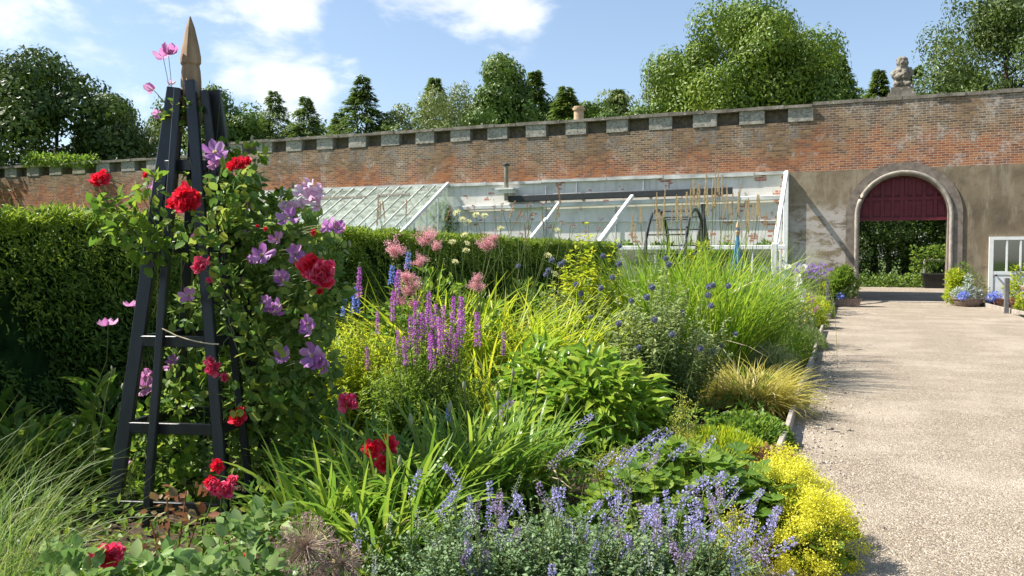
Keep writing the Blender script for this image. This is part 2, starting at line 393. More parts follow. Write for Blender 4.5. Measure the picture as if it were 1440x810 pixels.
    mcol = N.mix(N.step(N.math('ADD', pale, N.math('MULTIPLY', N.step(sp.outputs[0], -2, 2), .12)), .42, .62), (.25, .19, .14), (.52, .46, .38))
    col = N.mix(N.math('MULTIPLY', b.outputs['Fac'], .6), col, mcol)
    h = N.math('ADD', N.math('MULTIPLY', b.outputs['Fac'], -1.0), N.math('MULTIPLY', sc, .6))
    N.l(N.pr(col, .9, .15, h, .6, .012), out.inputs[0]); return m
M['brick'] = brick()
def whitewash():
    m, nt, out = newmat('peeling_whitewash'); N = NT(nt)
    tc = N.n('TexCoord'); sp = N.n('SeparateXYZ'); N.l(tc.outputs['Object'], sp.inputs[0])
    cb = N.n('CombineXYZ'); N.l(sp.outputs[0], cb.inputs[0]); N.l(sp.outputs[2], cb.inputs[1])
    b = N.n('TexBrick'); N.l(cb.outputs[0], b.inputs['Vector']); b.inputs['Scale'].default_value = 1
    b.inputs['Brick Width'].default_value = .235; b.inputs['Row Height'].default_value = .082; b.inputs['Mortar Size'].default_value = .006
    b.inputs['Color1'].default_value = (0, 0, 0, 1); b.inputs['Color2'].default_value = (1, 1, 1, 1)
    n1 = N.noise(tc.outputs['Object'], 1.1, 5, .6); n2 = N.noise(tc.outputs['Object'], 5, 5, .7)
    col = N.ramp(n1, [(.3, (.56, .53, .46)), (.5, (.70, .67, .61)), (.7, (.79, .76, .70))])
    st = N.n('TexNoise'); mp = N.n('Mapping'); N.l(tc.outputs['Object'], mp.inputs[0]); mp.inputs['Scale'].default_value = (5, 1, .7)
    N.l(mp.outputs[0], st.inputs[0]); st.inputs['Scale'].default_value = 1.2; st.inputs['Detail'].default_value = 5
    col = N.mix(N.math('MULTIPLY', N.step(st.outputs[0], .52, .75), .5), col, (.42, .41, .36))
    pk = N.math('MULTIPLY', N.step(N.math('ADD', N.noise(tc.outputs['Object'], 1.7, 3), N.math('MULTIPLY', N.step(sp.outputs[0], -6, -2), .10)), .60, .63), N.step(b.outputs[0], .45, .55))
    col = N.mix(N.math('MULTIPLY', pk, .9), col, (.42, .15, .09))
    col = N.mix(N.math('MULTIPLY', N.step(n2, .66, .72), .7), col, (.34, .27, .22))
    N.l(N.pr(col, .85, .2, b.outputs['Fac'], .35, .008), out.inputs[0]); return m
M['whitewash'] = whitewash()
def cement():
    m, nt, out = newmat('weathered_cement_render'); N = NT(nt); c = N.coord()
    n1 = N.noise(c, .55, 7, .65, .4); n2 = N.noise(c, 3.2, 6, .7); c3 = N.coord((3.0, 1, .6)); n3 = N.noise(c3, 1, 6, .65)
    col = N.ramp(n1, [(.3, (.10, .075, .05)), (.43, (.18, .14, .09)), (.56, (.24, .19, .125)), (.7, (.33, .28, .20))])
    col = N.mix(N.math('MULTIPLY', N.step(n2, .48, .68), .7), col, (.13, .105, .08))
    col = N.mix(N.math('MULTIPLY', N.step(n3, .48, .66), .6), col, (.33, .28, .20))
    c4 = N.coord((1, 1, 2.2)); n4 = N.noise(c4, 1.1, 7, .75, .6)
    sp = N.n('SeparateXYZ'); tc = N.n('TexCoord'); N.l(tc.outputs['Object'], sp.inputs[0])
    a = N.math('MULTIPLY', N.math('SUBTRACT', 1.0, N.step(sp.outputs[0], -.1, .6)), N.math('MULTIPLY', N.step(sp.outputs[2], .7, 1.2), N.math('SUBTRACT', 1.0, N.step(sp.outputs[2], 2.9, 3.6))))
    col = N.mix(N.math('MULTIPLY', a, N.step(n4, .42, .55)), col, (.42, .38, .34))
    h = N.math('ADD', n2, N.math('MULTIPLY', N.noise(c, 25, 4), .3))
    N.l(N.pr(col, .9, .15, h, .4, .02), out.inputs[0]); return m
M['cement'] = cement()
def lichen():
    m, nt, out = newmat('lichened_stone'); N = NT(nt); c = N.coord()
    n1 = N.noise(c, 2.2, 6, .7); n2 = N.noise(c, 11, 5, .7)
    col = N.ramp(n1, [(.3, (.09, .08, .065)), (.5, (.20, .175, .14)), (.7, (.33, .30, .25))])
    col = N.mix(N.math('MULTIPLY', N.step(n2, .58, .68), .8), col, (.52, .50, .44))
    N.l(N.pr(col, .95, .1, n2, .6, .02), out.inputs[0]); return m
M['lichen'] = lichen()
def ground_m():
    m, nt, out = newmat('rough_grass_ground'); N = NT(nt); c = N.coord()
    n1 = N.noise(c, .5, 6, .7); n2 = N.noise(c, 25, 4, .7)
    col = N.ramp(n1, [(.3, (.04, .07, .015)), (.7, (.09, .14, .03))]); col = N.mix(.4, col, N.ramp(n2, [(.3, (.03, .05, .01)), (.7, (.14, .18, .05))]))
    N.l(N.pr(col, .95, .1, n2, .7, .03), out.inputs[0]); return m
M['grassground'] = ground_m()
# ---------------------------------------------------------------- setting
W = 30.4
rng = np.random.default_rng(7)
def sheet(name, x0, x1, y0, y1, z, mat, nx=1, ny=1, amp=0.0):
    mb = MB(); xs = np.linspace(x0, x1, nx + 1); ys = np.linspace(y0, y1, ny + 1)
    X, Yy = np.meshgrid(xs, ys); Z = z + amp * rng.standard_normal(X.shape)
    i = np.arange((nx + 1) * (ny + 1)).reshape(ny + 1, nx + 1)
    f = np.stack([i[:-1, :-1], i[:-1, 1:], i[1:, 1:], i[1:, :-1]], -1).reshape(-1, 4)
    mb.add(np.stack([X, Yy, Z], -1).reshape(-1, 3), f); o = mb.build(name, mat, smooth=amp > 0); tag(o, kind='structure'); return o
sheet('ground', -700, 700, -300, 1200, -.02, M['grassground'])
sheet('path', -.45, 4.1, -6, W + .0, .004, M['gravel'], 20, 160, .004)
sheet('forecourt', -14, 14, W + .0, W + 15.5, .0, M['gravel'])
sheet('bed_soil', -5.6, -.50, -1.5, 25.2, .03, M['soil'], 50, 180, .02)
sheet('side_bed_soil', 4.15, 12, 3, W, .03, M['soil'], 20, 40, .02)

# ---- garden wall
def arch_slab(mb, x0, x1, z1, y0, y1, cx, r, zs, n=36, z0=-.1):
    a = np.linspace(math.pi, 0, n + 1); xs = cx + r * np.cos(a); zs_ = zs + r * np.sin(a)
    for xa, xb in ((x0, cx - r), (cx + r, x1)): box(mb, xa, xb, y0, y1, z0, z1)
    fr = []; 
    for y in (y0, y1): fr.append(np.stack([xs, np.full(n + 1, y), zs_], 1)); fr.append(np.stack([xs, np.full(n + 1, y), np.full(n + 1, z1)], 1))
    v = np.concatenate(fr); k = n + 1; f = []
    for i in range(n):
        f += [(i, i + 1, k + i + 1, k + i), (2 * k + i + 1, 2 * k + i, 3 * k + i, 3 * k + i + 1), (i + 1, i, 2 * k + i, 2 * k + i + 1), (k + i, k + i + 1, 3 * k + i + 1, 3 * k + i)]
    mb.add(v, f)
CX, AR, ZS = 1.73, 1.34, 2.90
wall = thing('garden_wall', 'long high red brick garden wall with grey rendered section and whitewashed stretch', 'wall', (0, W, 0))
XL, XS = -75.0, -28.6
mb = MB(); arch_slab(mb, XS, 22, 6.2, W, W + .6, CX, AR, ZS); box(mb, XL, XS - .003, W, W + .6, -.1, 5.7)
box(mb, -1.15, 22, W, W + .6, 6.2, 6.72)
mb.build('brickwork', M['brick'], wall)
mb = MB(); box(mb, XS, -1.15, W + .3, W + .6, 6.2, 6.66); box(mb, XL, XS, W + .3, W + .6, 5.7, 6.16)
mb.build('recess_band', plain('brown_recess_stone', (.17, .14, .105), .9, .1, .4, 8), wall)
def cap(x0, x1, z, y0=W - .1):
    m = MB(); n = int((x1 - x0) / .9); xs = np.linspace(x0, x1, n + 1)
    for i in range(n): 
        dz = rng.uniform(-.012, .02); dy = rng.uniform(-.02, .02)
        box(m, xs[i] + .004, xs[i + 1] - .004, y0 + dy, W + .68, z + rng.uniform(-.003, .003), z + .11 + dz)
    return m
cap(XS, -1.15, 6.665).build('coping', M['lichen'], wall)
cap(XL, XS - .01, 6.165).build('coping', M['lichen'], wall)
cap(-1.14, 22, 6.725, W - .04).build('coping', M['lichen'], wall)
k = 0
while k < 44:
    x = -1.95 - 1.63 * k; z = 6.2 if x > XS else 5.7
    if k < 32:
        m = MB(); box(m, x + rng.uniform(-.02, .02), x + .84 + rng.uniform(-.02, .02), W - .025 + rng.uniform(-.01, .01), W + .3, z + .003, z + .462); m.build('corbel_block', M['stone'], wall)
    k += 1
m = MB(); box(m, 8.9, 11.6, W - .03, W + .2, 6.3, 6.70); m.build('inset_stone', plain('dark_inset_stone', (.13, .115, .09), .9, .1, .4, 8), wall)
mb = MB(); arch_slab(mb, -1.9, 22, 4.46, W - .035, W - .003, CX, AR + .001, ZS); mb.build('cement_render', M['cement'], wall)
mb = MB(); box(mb, -26.5, -1.95, W - .03, W - .003, 0, 4.46); mb.build('whitewash', M['whitewash'], wall)
# archway
ar = thing('stone_archway', 'round headed stone archway through the rendered wall', 'archway', (CX, W, 0))
def arch_band(mb, r1, r2, y0, y1, n=40):
    a = np.linspace(math.pi, 0, n + 1)
    def path(r): 
        p = [(CX - r, 0)] + [(CX + r * math.cos(t), ZS + r * math.sin(t)) for t in a] + [(CX + r, 0)]
        return np.array(p)
    A, B = path(r1), path(r2); k = len(A)
    v = np.concatenate([np.stack([P[:, 0], np.full(k, y), P[:, 1]], 1) for y in (y0, y1) for P in (A, B)]); f = []
    for i in range(k - 1):
        f += [(i, i + 1, k + i + 1, k + i), (i, 2 * k + i, 2 * k + i + 1, i + 1), (k + i, k + i + 1, 3 * k + i + 1, 3 * k + i), (2 * k + i, 3 * k + i, 3 * k + i + 1, 2 * k + i + 1)]
    mb.add(v, f)
mbs = plain('arch_sandstone', (.20, .165, .135), .9, .12, .35, 5)
mb = MB(); arch_band(mb, AR + .16, AR + .42, W - .075, W - .037); mb.build('flat_band', mbs, ar)
mb = MB(); arch_band(mb, AR - .012, AR + .157, W - .055, W + .60); mb.build('reveal', mbs, ar)
def arcpath(r, y, n=40):
    a = np.linspace(math.pi, 0, n + 1)
    return np.array([[CX - r, y, 0], [CX - r, y, 1.4]] + [[CX + r * math.cos(t), y, ZS + r * math.sin(t)] for t in a] + [[CX + r, y, 1.4], [CX + r, y, 0]])
mb = MB(); tubes(mb, arcpath(AR + .09, W - .065)[None], .065, 10); mb.build('roll_moulding', plain('pale_moulding_stone', (.33, .29, .24), .85, .15, .3, 6), ar, smooth=True)
mb = MB(); box(mb, CX - AR, CX + AR, W - .05, W + .5, 0.0, .03); mb.build('threshold', M['greywood'], ar)
# tympanum door
dr = thing('door_panel', 'maroon panelled timber filling the head of the arch', 'panelled door', (CX, W + .3, 2.79))
r = AR - .015
a = np.linspace(math.pi - .085, .085, 34); xs = CX + r * np.cos(a); zz = ZS + r * np.sin(a); n = len(a)
mb = MB(); v = np.concatenate([np.stack([xs, np.full(n, y), z], 1) for y in (W + .30, W + .34) for z in (np.full(n, 2.80), zz)])
f = [(i, i + 1, n + i + 1, n + i) for i in range(n - 1)] + [(2 * n + i + 1, 2 * n + i, 3 * n + i, 3 * n + i + 1) for i in range(n - 1)] + [(i + 1, i, 2 * n + i, 2 * n + i + 1) for i in range(n - 1)]
mb.add(v, f); mb.build('back_board', M['maroon'], dr)
def zc(x): return ZS + math.sqrt(max(r * r - (x - CX) ** 2, 0)) - .03
mb = MB()
for x, w in ((-.98, .1), (-.62, .11), (-.30, .09), (-.03, .12), (.10, .10), (.33, .09), (.64, .11), (.98, .1)):
    box(mb, CX + x - w / 2, CX + x + w / 2, W + .255, W + .303, 2.83, min(zc(CX + x - w / 2), zc(CX + x + w / 2)))
mb.build('stile', M['maroon'], dr)
mb = MB()
for z in (3.42,): 
    h = math.sqrt(r * r - (z + .05 - ZS) ** 2) - .02; box(mb, CX - h, CX + h, W + .248, W + .302, z, z + .1)
h = 1.1; box(mb, CX - h, CX + h, W + .25, W + .305, 3.58, 3.585); mb.build('rail', M['maroon'], dr)
mb = MB(); box(mb, CX - 1.32, CX + 1.32, W + .22, W + .36, 2.74, 2.84); mb.build('bottom_beam', M['maroon'], dr)
mb = MB()
for i, x in enumerate((-1.15, -.80, -.46, -.165, .215, .485, .81, 1.15)):
    for z0, z1 in ((2.9, 3.36), (3.58, 4.1)):
        zt = min(z1, zc(CX + x - .09) - .05, zc(CX + x + .09) - .05)
        if zt - z0 > .1: box(mb, CX + x - .09, CX + x + .09, W + .283, W + .301, z0, zt)
mb.build('raised_panel', M['maroon'], dr)

# white half-glazed door at the right
wd = thing('half_glazed_door', 'white half glazed door beside the terracotta pots', 'door', (5.9, W - .06, 0))
p = onY(1389.5, 415, W - .1); x0 = p.x; x1 = x0 + 1.75; zt = onY(1389, 333, W - .1).z
mb = MB()
for xa, xb, za, zb in ((x0, x0 + .12, .02, zt), (x1 - .12, x1, .02, zt), (x0 + .12, x1 - .12, zt - .1, zt)): box(mb, xa, xb, W - .14, W - .04, za, zb)
mb.build('frame', M['whitepaint'], wd)
mb = MB(); box(mb, x0 + .125, x1 - .125, W - .12, W - .06, .04, .95); box(mb, x0 + .125, x1 - .125, W - .135, W - .05, .95, 1.06); mb.build('lower_panel', M['whitepaint'], wd)
mb = MB(); 
for i in range(1, 4): xx = x0 + .12 + i * (x1 - x0 - .24) / 4; box(mb, xx - .025, xx + .025, W - .13, W - .06, 1.06, zt - .1)
mb.build('glazing_bar', M['whitepaint'], wd)
mb = MB(); box(mb, x0 + .12, x1 - .12, W - .085, W - .08, 1.06, zt - .1); mb.build('pane', M['pane'], wd)
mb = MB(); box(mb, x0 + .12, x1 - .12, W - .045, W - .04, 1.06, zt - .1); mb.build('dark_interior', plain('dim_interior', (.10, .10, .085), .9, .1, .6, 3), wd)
mb = MB(); ico(mb, (x0 + .2, W - .17, .93), (.035, .04, .035)); mb.build('knob', M['iron'], wd, smooth=True)

# statue on the wall
sp = onY(1268, 140, W + .25); sx = sp.x
st = thing('statue', 'small weathered stone figure on a pedestal on top of the wall', 'statue', (sx, W + .25, 6.72))
mb = MB(); box(mb, sx - .42, sx + .42, W - .0, W + .55, 6.80, 6.98); box(mb, sx - .34, sx + .34, W + .03, W + .5, 6.98, 7.16)
o = mb.build('pedestal', M['lichen'], st)
mb = MB(); q = np.random.default_rng(5)
for c, rr in (((0, 0, 7.30), (.27, .22, .2)), ((-.16, -.1, 7.26), (.12, .16, .13)), ((.17, -.1, 7.26), (.12, .16, .13)), ((0, 0, 7.55), (.27, .2, .28)), ((0, 0, 7.75), (.22, .18, .2)), ((-.25, -.02, 7.62), (.1, .1, .17)), ((.25, 0, 7.66), (.1, .1, .17)),
              ((-.14, -.16, 7.5), (.11, .08, .1)), ((.05, -.17, 7.56), (.12, .07, .16)), ((0, 0, 7.83), (.14, .13, .15)), ((0, -.02, 7.98), (.19, .17, .2)), ((0, 0, 8.1), (.18, .16, .1)), ((-.12, 0, 8.1), (.06, .06, .06)), ((.11, 0, 8.1), (.06, .06, .07)), ((0, -.15, 7.95), (.07, .07, .06)), ((.02, 0, 8.15), (.11, .1, .05))):
    ico(mb, (sx + c[0], W + .27 + c[1], c[2]), rr, 2, 0, q, .05)
o = mb.build('figure', M['lichen'], st, smooth=True)
md = o.modifiers.new('r', 'REMESH'); md.mode = 'VOXEL'; md.voxel_size = .022; md.use_smooth_shade = True
tx = bpy.data.textures.new('erosion', 'CLOUDS'); tx.noise_scale = .09
md = o.modifiers.new('d', 'DISPLACE'); md.texture = tx; md.strength = .07; md.mid_level = .5
# brick back sheds behind the wall (the chimney pot is theirs)
bs_ = thing('back_shed', 'long brick back shed standing against the far side of the garden wall', 'shed', (-9, W + 4, 0))
mb = MB(); box(mb, -18, -.6, W + .62, W + 7.6, -.05, 5.6); mb.build('wall', M['brick'], bs_)
mb = MB(); mb.add([(-18.2, W + .62, 6.45), (-.4, W + .62, 6.45), (-.4, W + 7.9, 5.55), (-18.2, W + 7.9, 5.55), (-18.2, W + .62, 6.35), (-.4, W + .62, 6.35), (-.4, W + 7.9, 5.45), (-18.2, W + 7.9, 5.45)], [(0, 1, 2, 3), (7, 6, 5, 4), (0, 4, 5, 1), (1, 5, 6, 2), (2, 6, 7, 3), (3, 7, 4, 0)]); mb.build('roof', plain('slate_roof', (.12, .12, .13), .8), bs_)
# chimney pot
cp = onY(814, 168, W + 2.2); c = (cp.x, W + 2.2, 0)
o = thing('chimney_pot', 'buff clay chimney pot rising behind the coping', 'chimney pot', (c[0], c[1], 6.2))
mb = MB(); box(mb, c[0] - .5, c[0] + .5, W + 1.7, W + 2.7, 0, 6.45); mb.build('stack', M['brick'], o)
mb = MB(); zt = at(814, 150, cp.dot(FW)).z
lathe(mb, [(.24, 6.45), (.21, 6.6), (.20, zt - .16), (.25, zt - .15), (.26, zt - .06), (.21, zt - .05), (.21, zt), (.15, zt), (.15, zt - .3)], c, 20); mb.build('pot', M['buff'], o, smooth=False)

# ---- lean-to greenhouse
M['barpaint'] = plain('worn_bar_paint', (.52, .51, .46), .8, .2, .3, 6)
GF, GE, GT = 25.5, 1.80, 4.46
XR, XG, XG0 = -1.97, -15.1, -26.3
gh = thing('lean_to_greenhouse', 'long white lean-to greenhouse against the brick wall, half of its glass gone', 'greenhouse', (-14, GF, 0))
def roofpt(x, t): return (x, W - .06 + (GF - W + .06) * t, GT + (GE - GT) * t)
mb = MB(); v = [roofpt(XG0, .0), roofpt(XG, .0), roofpt(XG, 1), roofpt(XG0, 1)]; mb.add(v, [(0, 1, 2, 3)]); mb.build('roof_glass', M['glass'], gh)
x = XG0; i = 0
while x <= XG + .01:
    mb = MB(); a = V(*roofpt(x, 0)) + V(0, 0, .03); b = V(*roofpt(x, 1)) + V(0, 0, .03); w = .03 if i % 2 else .045
    beam(mb, a, b, w, .04); mb.build('glazing_bar', M['barpaint'], gh); x += .56; i += 1
for i, (xa, xb, t) in enumerate(((-24.2, -22.5, .2), (-20.7, -18.4, .2), (-17.9, -16.4, .18))):
    mb = MB(); beam(mb, V(*roofpt(xa, t)) + V(0, 0, .07), V(*roofpt(xb, t)) + V(0, 0, .07), .05, .09); mb.build('vent_bar', M['greywood'], gh)
mb = MB(); beam(mb, V(*roofpt(XG, 0)) + V(0, 0, .06), V(*roofpt(XG, 1)) + V(0, 0, .06), .11, .12); mb.build('end_rafter', M['whitepaint'], gh)
# partition at the end of the glazed part
mb = MB(); mb.add([(XG, W - .1, GT - .08), (XG, GF + .05, GE - .05), (XG, GF + .05, .1), (XG, W - .1, .1)], [(0, 1, 2, 3)]); mb.build('partition_glass', M['glass'], gh)
for yy in (26.4, 27.4, 28.4, 29.4):
    mb = MB(); zt = GE + (GT - GE) * (yy - GF) / (W - GF) - .05; beam(mb, (XG + .02, yy, .05), (XG + .02, yy, zt), .06, .05, up=(0, 1, 0)); mb.build('mullion', M['whitepaint'], gh)
# boards along the wall
mb = MB()
xx = XG0
while xx < XR: 
    L = rng.uniform(1.8, 3.4); x2 = min(xx + L, XR); box(mb, xx + .01, x2 - .01, W - .13, W - .04, GT - .07 + rng.uniform(-.025, .02), GT + .045 + rng.uniform(-.02, .03)); xx = x2
mb.build('ridge_board', plain('flaking_grey_white_board', (.52, .52, .49), .8, .2, .35, 5, stretch=(.4, 1, 1)), gh)
def wallline(u0, v0, u1, v1, Yp): return onY(u0, v0, Yp), onY(u1, v1, Yp)
a, b = wallline(716, 280, 1030, 268, W - .25); mb = MB(); beam(mb, a, b, .16, .24); mb.build('gutter_girder', M['iron'], gh)
a, b = wallline(640, 293, 1100, 277.5, W - .16); mb = MB(); beam(mb, a, b, .16, .17); mb.build('purlin', plain('dirty_white_timber', (.60, .60, .56), .8, .2, .25, 5, stretch=(.3, 1, 1)), gh)
a, b = wallline(640, 312, 1098, 310, W - .09); mb = MB(); beam(mb, a, b, .04, .035); mb.build('training_wire_rail', M['whitepaint'], gh)
for u, v0, v1 in ((768, 262, 345), (811, 256, 272), (905, 248, 268), (1003, 246, 268), (866, 290, 345), (1040, 262, 312)):
    a = onY(u, v0, W - .1); b = onY(u, v1, W - .1); mb = MB(); tubes(mb, np.array([[[b.x, b.y, b.z], [b.x, b.y, a.z]]]), .025, 6); mb.build('pipe', plain('grey_blue_pipe', (.33, .36, .38)), gh)
# sloping props still standing
def props(pts, w, mat):
    for (u0, v0, d0), (u1, v1, d1) in pts:
        mb = MB(); beam(mb, at(u0, v0, d0), at(u1, v1, d1), w, w * 1.1); mb.build('rafter', mat, gh)
def onroof(u, v):
    r = ray(u, v); n = Vector((0, GT - GE, -(W - GF))); p0 = Vector((0, GF, GE)); o = Vector((0, 0, EYE))
    return o + r * ((p0 - o).dot(n) / r.dot(n))
for (a, b, w) in (((889, 276), (862, 312), .13), ((866, 309), (836, 350), .17), ((786, 285), (768, 310), .09), ((768, 308), (738, 346), .11)):
    mb = MB(); beam(mb, onroof(*a), onroof(*b), w, w); mb.build('rafter', M['whitepaint'], gh)
mb = MB(); beam(mb, roofpt(XR, 0), roofpt(XR, 1), .13, .14); mb.build('end_rafter', M['whitepaint'], gh)
mb = MB(); beam(mb, (XR + .0, W - .14, 0), (XR + .0, W - .14, GT), .17, .14, up=(0, 1, 0)); mb.build('wall_post', M['whitepaint'], gh)
mb = MB(); beam(mb, (XR, GF, 0), (XR, GF, GE + .1), .16, .14, up=(0, 1, 0)); mb.build('corner_post', M['whitepaint'], gh)
mb = MB(); beam(mb, (XR - .02, 26.6, GE + .2), (XR - .02, GF + .1, 2.9 - 1.2), .2, .1); mb.build('broken_board', M['whitepaint'], gh)
mb = MB(); beam(mb, (XR, 28.0, 0), (XR, 28.0, GE + 1.3), .07, .07, up=(0, 1, 0)); mb.build('end_mullion', M['whitepaint'], gh)
mb = MB(); beam(mb, (XG, GF, GE), (XR + .3, GF, GE), .12, .13); mb.build('eaves_rail', M['whitepaint'], gh)
for x in np.arange(XG + .9, XR - .3, 1.45):
    mb = MB(); beam(mb, (x, GF, .5), (x, GF, GE - .06), .06, .06, up=(0, 1, 0)); mb.build('front_mullion', M['whitepaint'], gh)
mb = MB(); mb.add([(XG, GF, .5), (XR, GF, .5), (XR, GF, GE - .06), (XG, GF, GE - .06)], [(0, 1, 2, 3)]); mb.build('front_glass', M['pane'], gh)
mb = MB(); box(mb, XG0, XR, GF - .1, GF + .1, 0, .5); mb.build('dwarf_wall', M['whitewash'], gh)
# flue pipe on its bracket
fl = thing('flue_pipe', 'rusty metal flue pipe standing on a white bracket above the gutter', 'pipe', tuple(onY(713, 280, W - .3)))
a = onY(712, 232, W - .35); b = onY(713, 282, W - .35)
mb = MB(); tubes(mb, np.array([[[a.x, a.y, b.z], [a.x, a.y, a.z]]]), .085, 12); mb.build('pipe', plain('galvanised_pipe', (.26, .24, .18), .5, .5, .5, 6, metal=.4, stretch=(1, 1, .3)), fl, smooth=True)
mb = MB(); lathe(mb, [(.02, .1), (.13, .02), (.13, -.03), (.09, -.04)], (a.x, a.y, a.z), 12); mb.build('cap', M['iron'], fl)
c = onY(713, 265, W - .3); mb = MB()
box(mb, c.x - .38, c.x + .38, W - .6, W - .05, c.z - .06, c.z); box(mb, c.x - .3, c.x + .3, W - .5, W - .05, c.z - .2, c.z - .065); mb.build('bracket', M['whitepaint'], fl)

# edging boards and posts
def edging(name, label, pts, h=.13):
    t = thing(name, label, 'edging', (pts[0][0], pts[0][1], 0))
    for a, b in zip(pts[:-1], pts[1:]):
        mb = MB(); beam(mb, (a[0], a[1], h / 2), (b[0], b[1], h / 2), .04, h); mb.build('board', M['greywood'], t)
edging('timber_edging', 'weathered timber board edging the flower bed along the path', [(-.45, 5.2), (-.43, 7.2), (-.45, 9.2), (-.42, 12.3), (-.44, 15.2), (-.43, 17.9)])
q = G(1147, 449); q2 = G(1167, 449); q3 = G(1174, 430)
edging('timber_edging', 'short timber corner edging at the foot of the left grey post', [(q.x, q.y), (q2.x, q2.y), (q3.x, q3.y)])
q = G(1378, 430); q2 = G(1413, 439); q3 = G(1445, 446)
edging('timber_edging', 'timber edging of the side bed in front of the white door', [(q.x, q.y), (q2.x, q2.y), (q3.x, q3.y), (4.3, 15)])
for u, vb, vt, lab in ((1164, 438, 393, 'square grey post at the left bed corner near the arch'), (1415, 441, 391, 'square grey post in front of the terracotta pots')):
    p = G(u, vb); d = p.dot(FW); z = at(u, vt, d).z
    mb = MB(); beam(mb, (p.x, p.y, -.05), (p.x, p.y, z), .11, .11, up=(0, 1, 0)); tag(mb.build('wooden_post', plain('grey_post', (.14, .135, .13), .8, .2, .3, 12), None, loc=(p.x, p.y, 0)), lab, 'post')

# arched metal plant frame (two hoops with cross bars)
hp = thing('garden_arch', 'black iron barrel shaped arch with cross bars in the far bed', 'garden arch', (-2.6, 13.5, 0))
def hoop(x, y0, y1, zt):
    r = (y1 - y0) / 2; a = np.linspace(math.pi, 0, 16); c = (y0 + y1) / 2; zs = zt - r * .8
    return np.array([[x, y0, 0], [x, y0, 1.0]] + [[x, c + r * math.cos(t), zs + r * .8 * math.sin(t)] for t in a] + [[x, y1, 1.0], [x, y1, 0]])
def hoopx(u, v): return None
h1 = hoop(-2.9, 12.7, 14.5, 2.28); h2 = hoop(-2.28, 12.7, 14.5, 2.28)
for h in (h1, h2):
    mb = MB(); tubes(mb, h[None], .028, 6); mb.build('hoop', M['iron'], hp, smooth=True)
for k_ in (2, 4, 6, 8, 10, 12, 14, 16, 17):
    mb = MB(); tubes(mb, np.stack([h1[k_], h2[k_]])[None], .013, 5); mb.build('cross_bar', M['iron'], hp)
for z in (.55, 1.0, 1.4):
    for y in (12.7, 14.5): mb = MB(); tubes(mb, np.array([[[-2.9, y, z], [-2.28, y, z]]]), .013, 5); mb.build('cross_bar', M['iron'], hp)
def teepee(name, label, cat, u, d, vt, wpx, mat, n, rad, tipmat=None):
    p = base(u, d); z = at(u, vt, d).z; r = wpx / 2 * d / F
    t = thing(name, label, cat, (p.x, p.y, 0))
    for i in range(n):
        a = 2 * math.pi * i / n + .4; mb = MB(); c = V(math.cos(a), math.sin(a), 0)
        beam(mb, V(p.x, p.y, 0) + c * r, V(p.x, p.y, z) - c * .02, rad, rad, up=tuple(c)); mb.build('pole', mat, t)
    for zz in (.7, 1.3):
        mb = MB(); a = np.linspace(0, 2 * math.pi, 13); rr = r * (1 - zz / z); tubes(mb, np.stack([p.x + rr * np.cos(a), p.y + rr * np.sin(a), np.full(13, zz)], 1)[None], .008, 4); mb.build('ring', mat, t)
    if tipmat:
        mb = MB(); lathe(mb, [(.035, -.12), (.05, -.05), (.03, .0), (.045, .03), (.0, .16)], (p.x, p.y, z), 8); mb.build('finial', tipmat, t)
teepee('plant_obelisk', 'slim black plant obelisk behind the iron arch', 'obelisk', 988, 14.6, 287, 58, M['iron'], 6, .05)
teepee('plant_obelisk', 'blue painted plant obelisk with tan tip among tall grasses', 'obelisk', 1037, 15, 322, 40, M['bluecane'], 4, .045, M['buff'])

# ---- main black timber obelisk
OC = at(276, 362, 4.8); OC = V(OC.x, OC.y, 0)
rt = V(math.cos(YAW), math.sin(YAW), 0); fw = V(-math.sin(YAW), math.cos(YAW), 0); ZZ = V(0, 0, 1)
def o_(a, b, z): return OC + rt * a + fw * b + ZZ * z
ob = thing('timber_obelisk', 'tall black timber obelisk with carved wood finial carrying climbers', 'obelisk', tuple(OC))
ZT = 2.50
cb = [(-.395, -.26), (.27, -.34), (.35, .26), (-.27, .33)]; ctp = [(-.095, -.03), (.012, -.085), (.10, .03), (-.02, .09)]
legs = [(cb[i], ctp[i]) for i in range(4)]
mids = [((-.16, -.355), (-.05, -.085)), ((.33, -.06), (.075, -.055)), ((.06, .32), (.04, .08)), ((-.33, .02), (-.085, .04))]
def at_leg(l, z): t = z / ZT; return o_(l[0][0] + (l[1][0] - l[0][0]) * t, l[0][1] + (l[1][1] - l[0][1]) * t, z)
for i, l in enumerate(legs):
    mb = MB(); n = nrm(at_leg(l, 0) - OC); sd = -rt if i in (0, 2) else fw
    f = fw if i in (0, 1) else fw
    beam(mb, at_leg(l, -.05), at_leg(l, ZT - (.0 if i in (1,) else .03)), .076 if i in (0, 2) else .060, .042, up=tuple(fw)); mb.build('leg', M['black'], ob)
for i, l in enumerate(mids):
    mb = MB(); beam(mb, at_leg(l, -.05), at_leg(l, ZT - .05), .040, .045, up=tuple(fw)); mb.build('leg', M['black'], ob)
for z in (.12, .55, 1.03, 1.56, 2.02):
    for i in range(4):
        a = at_leg(legs[i], z); b = at_leg(legs[(i + 1) % 4], z); mb = MB(); e = nrm(b - a) * .02; beam(mb, a + e, b - e, .03, .062); mb.build('rail', M['black'], ob)
mb = MB(); 
def sq(prof, c, tw=.4):
    vs = []; fs = []
    for r, z in prof:
        for k in range(8):
            a = tw + k * math.pi / 4; rr = r * (1 if k % 2 == 0 else .80); vs.append((c[0] + rr * math.cos(a), c[1] + rr * math.sin(a), z))
    for j in range(len(prof) - 1):
        for k in range(8): fs.append((j * 8 + k, j * 8 + (k + 1) % 8, (j + 1) * 8 + (k + 1) % 8, (j + 1) * 8 + k))
    mb.add(vs, fs)
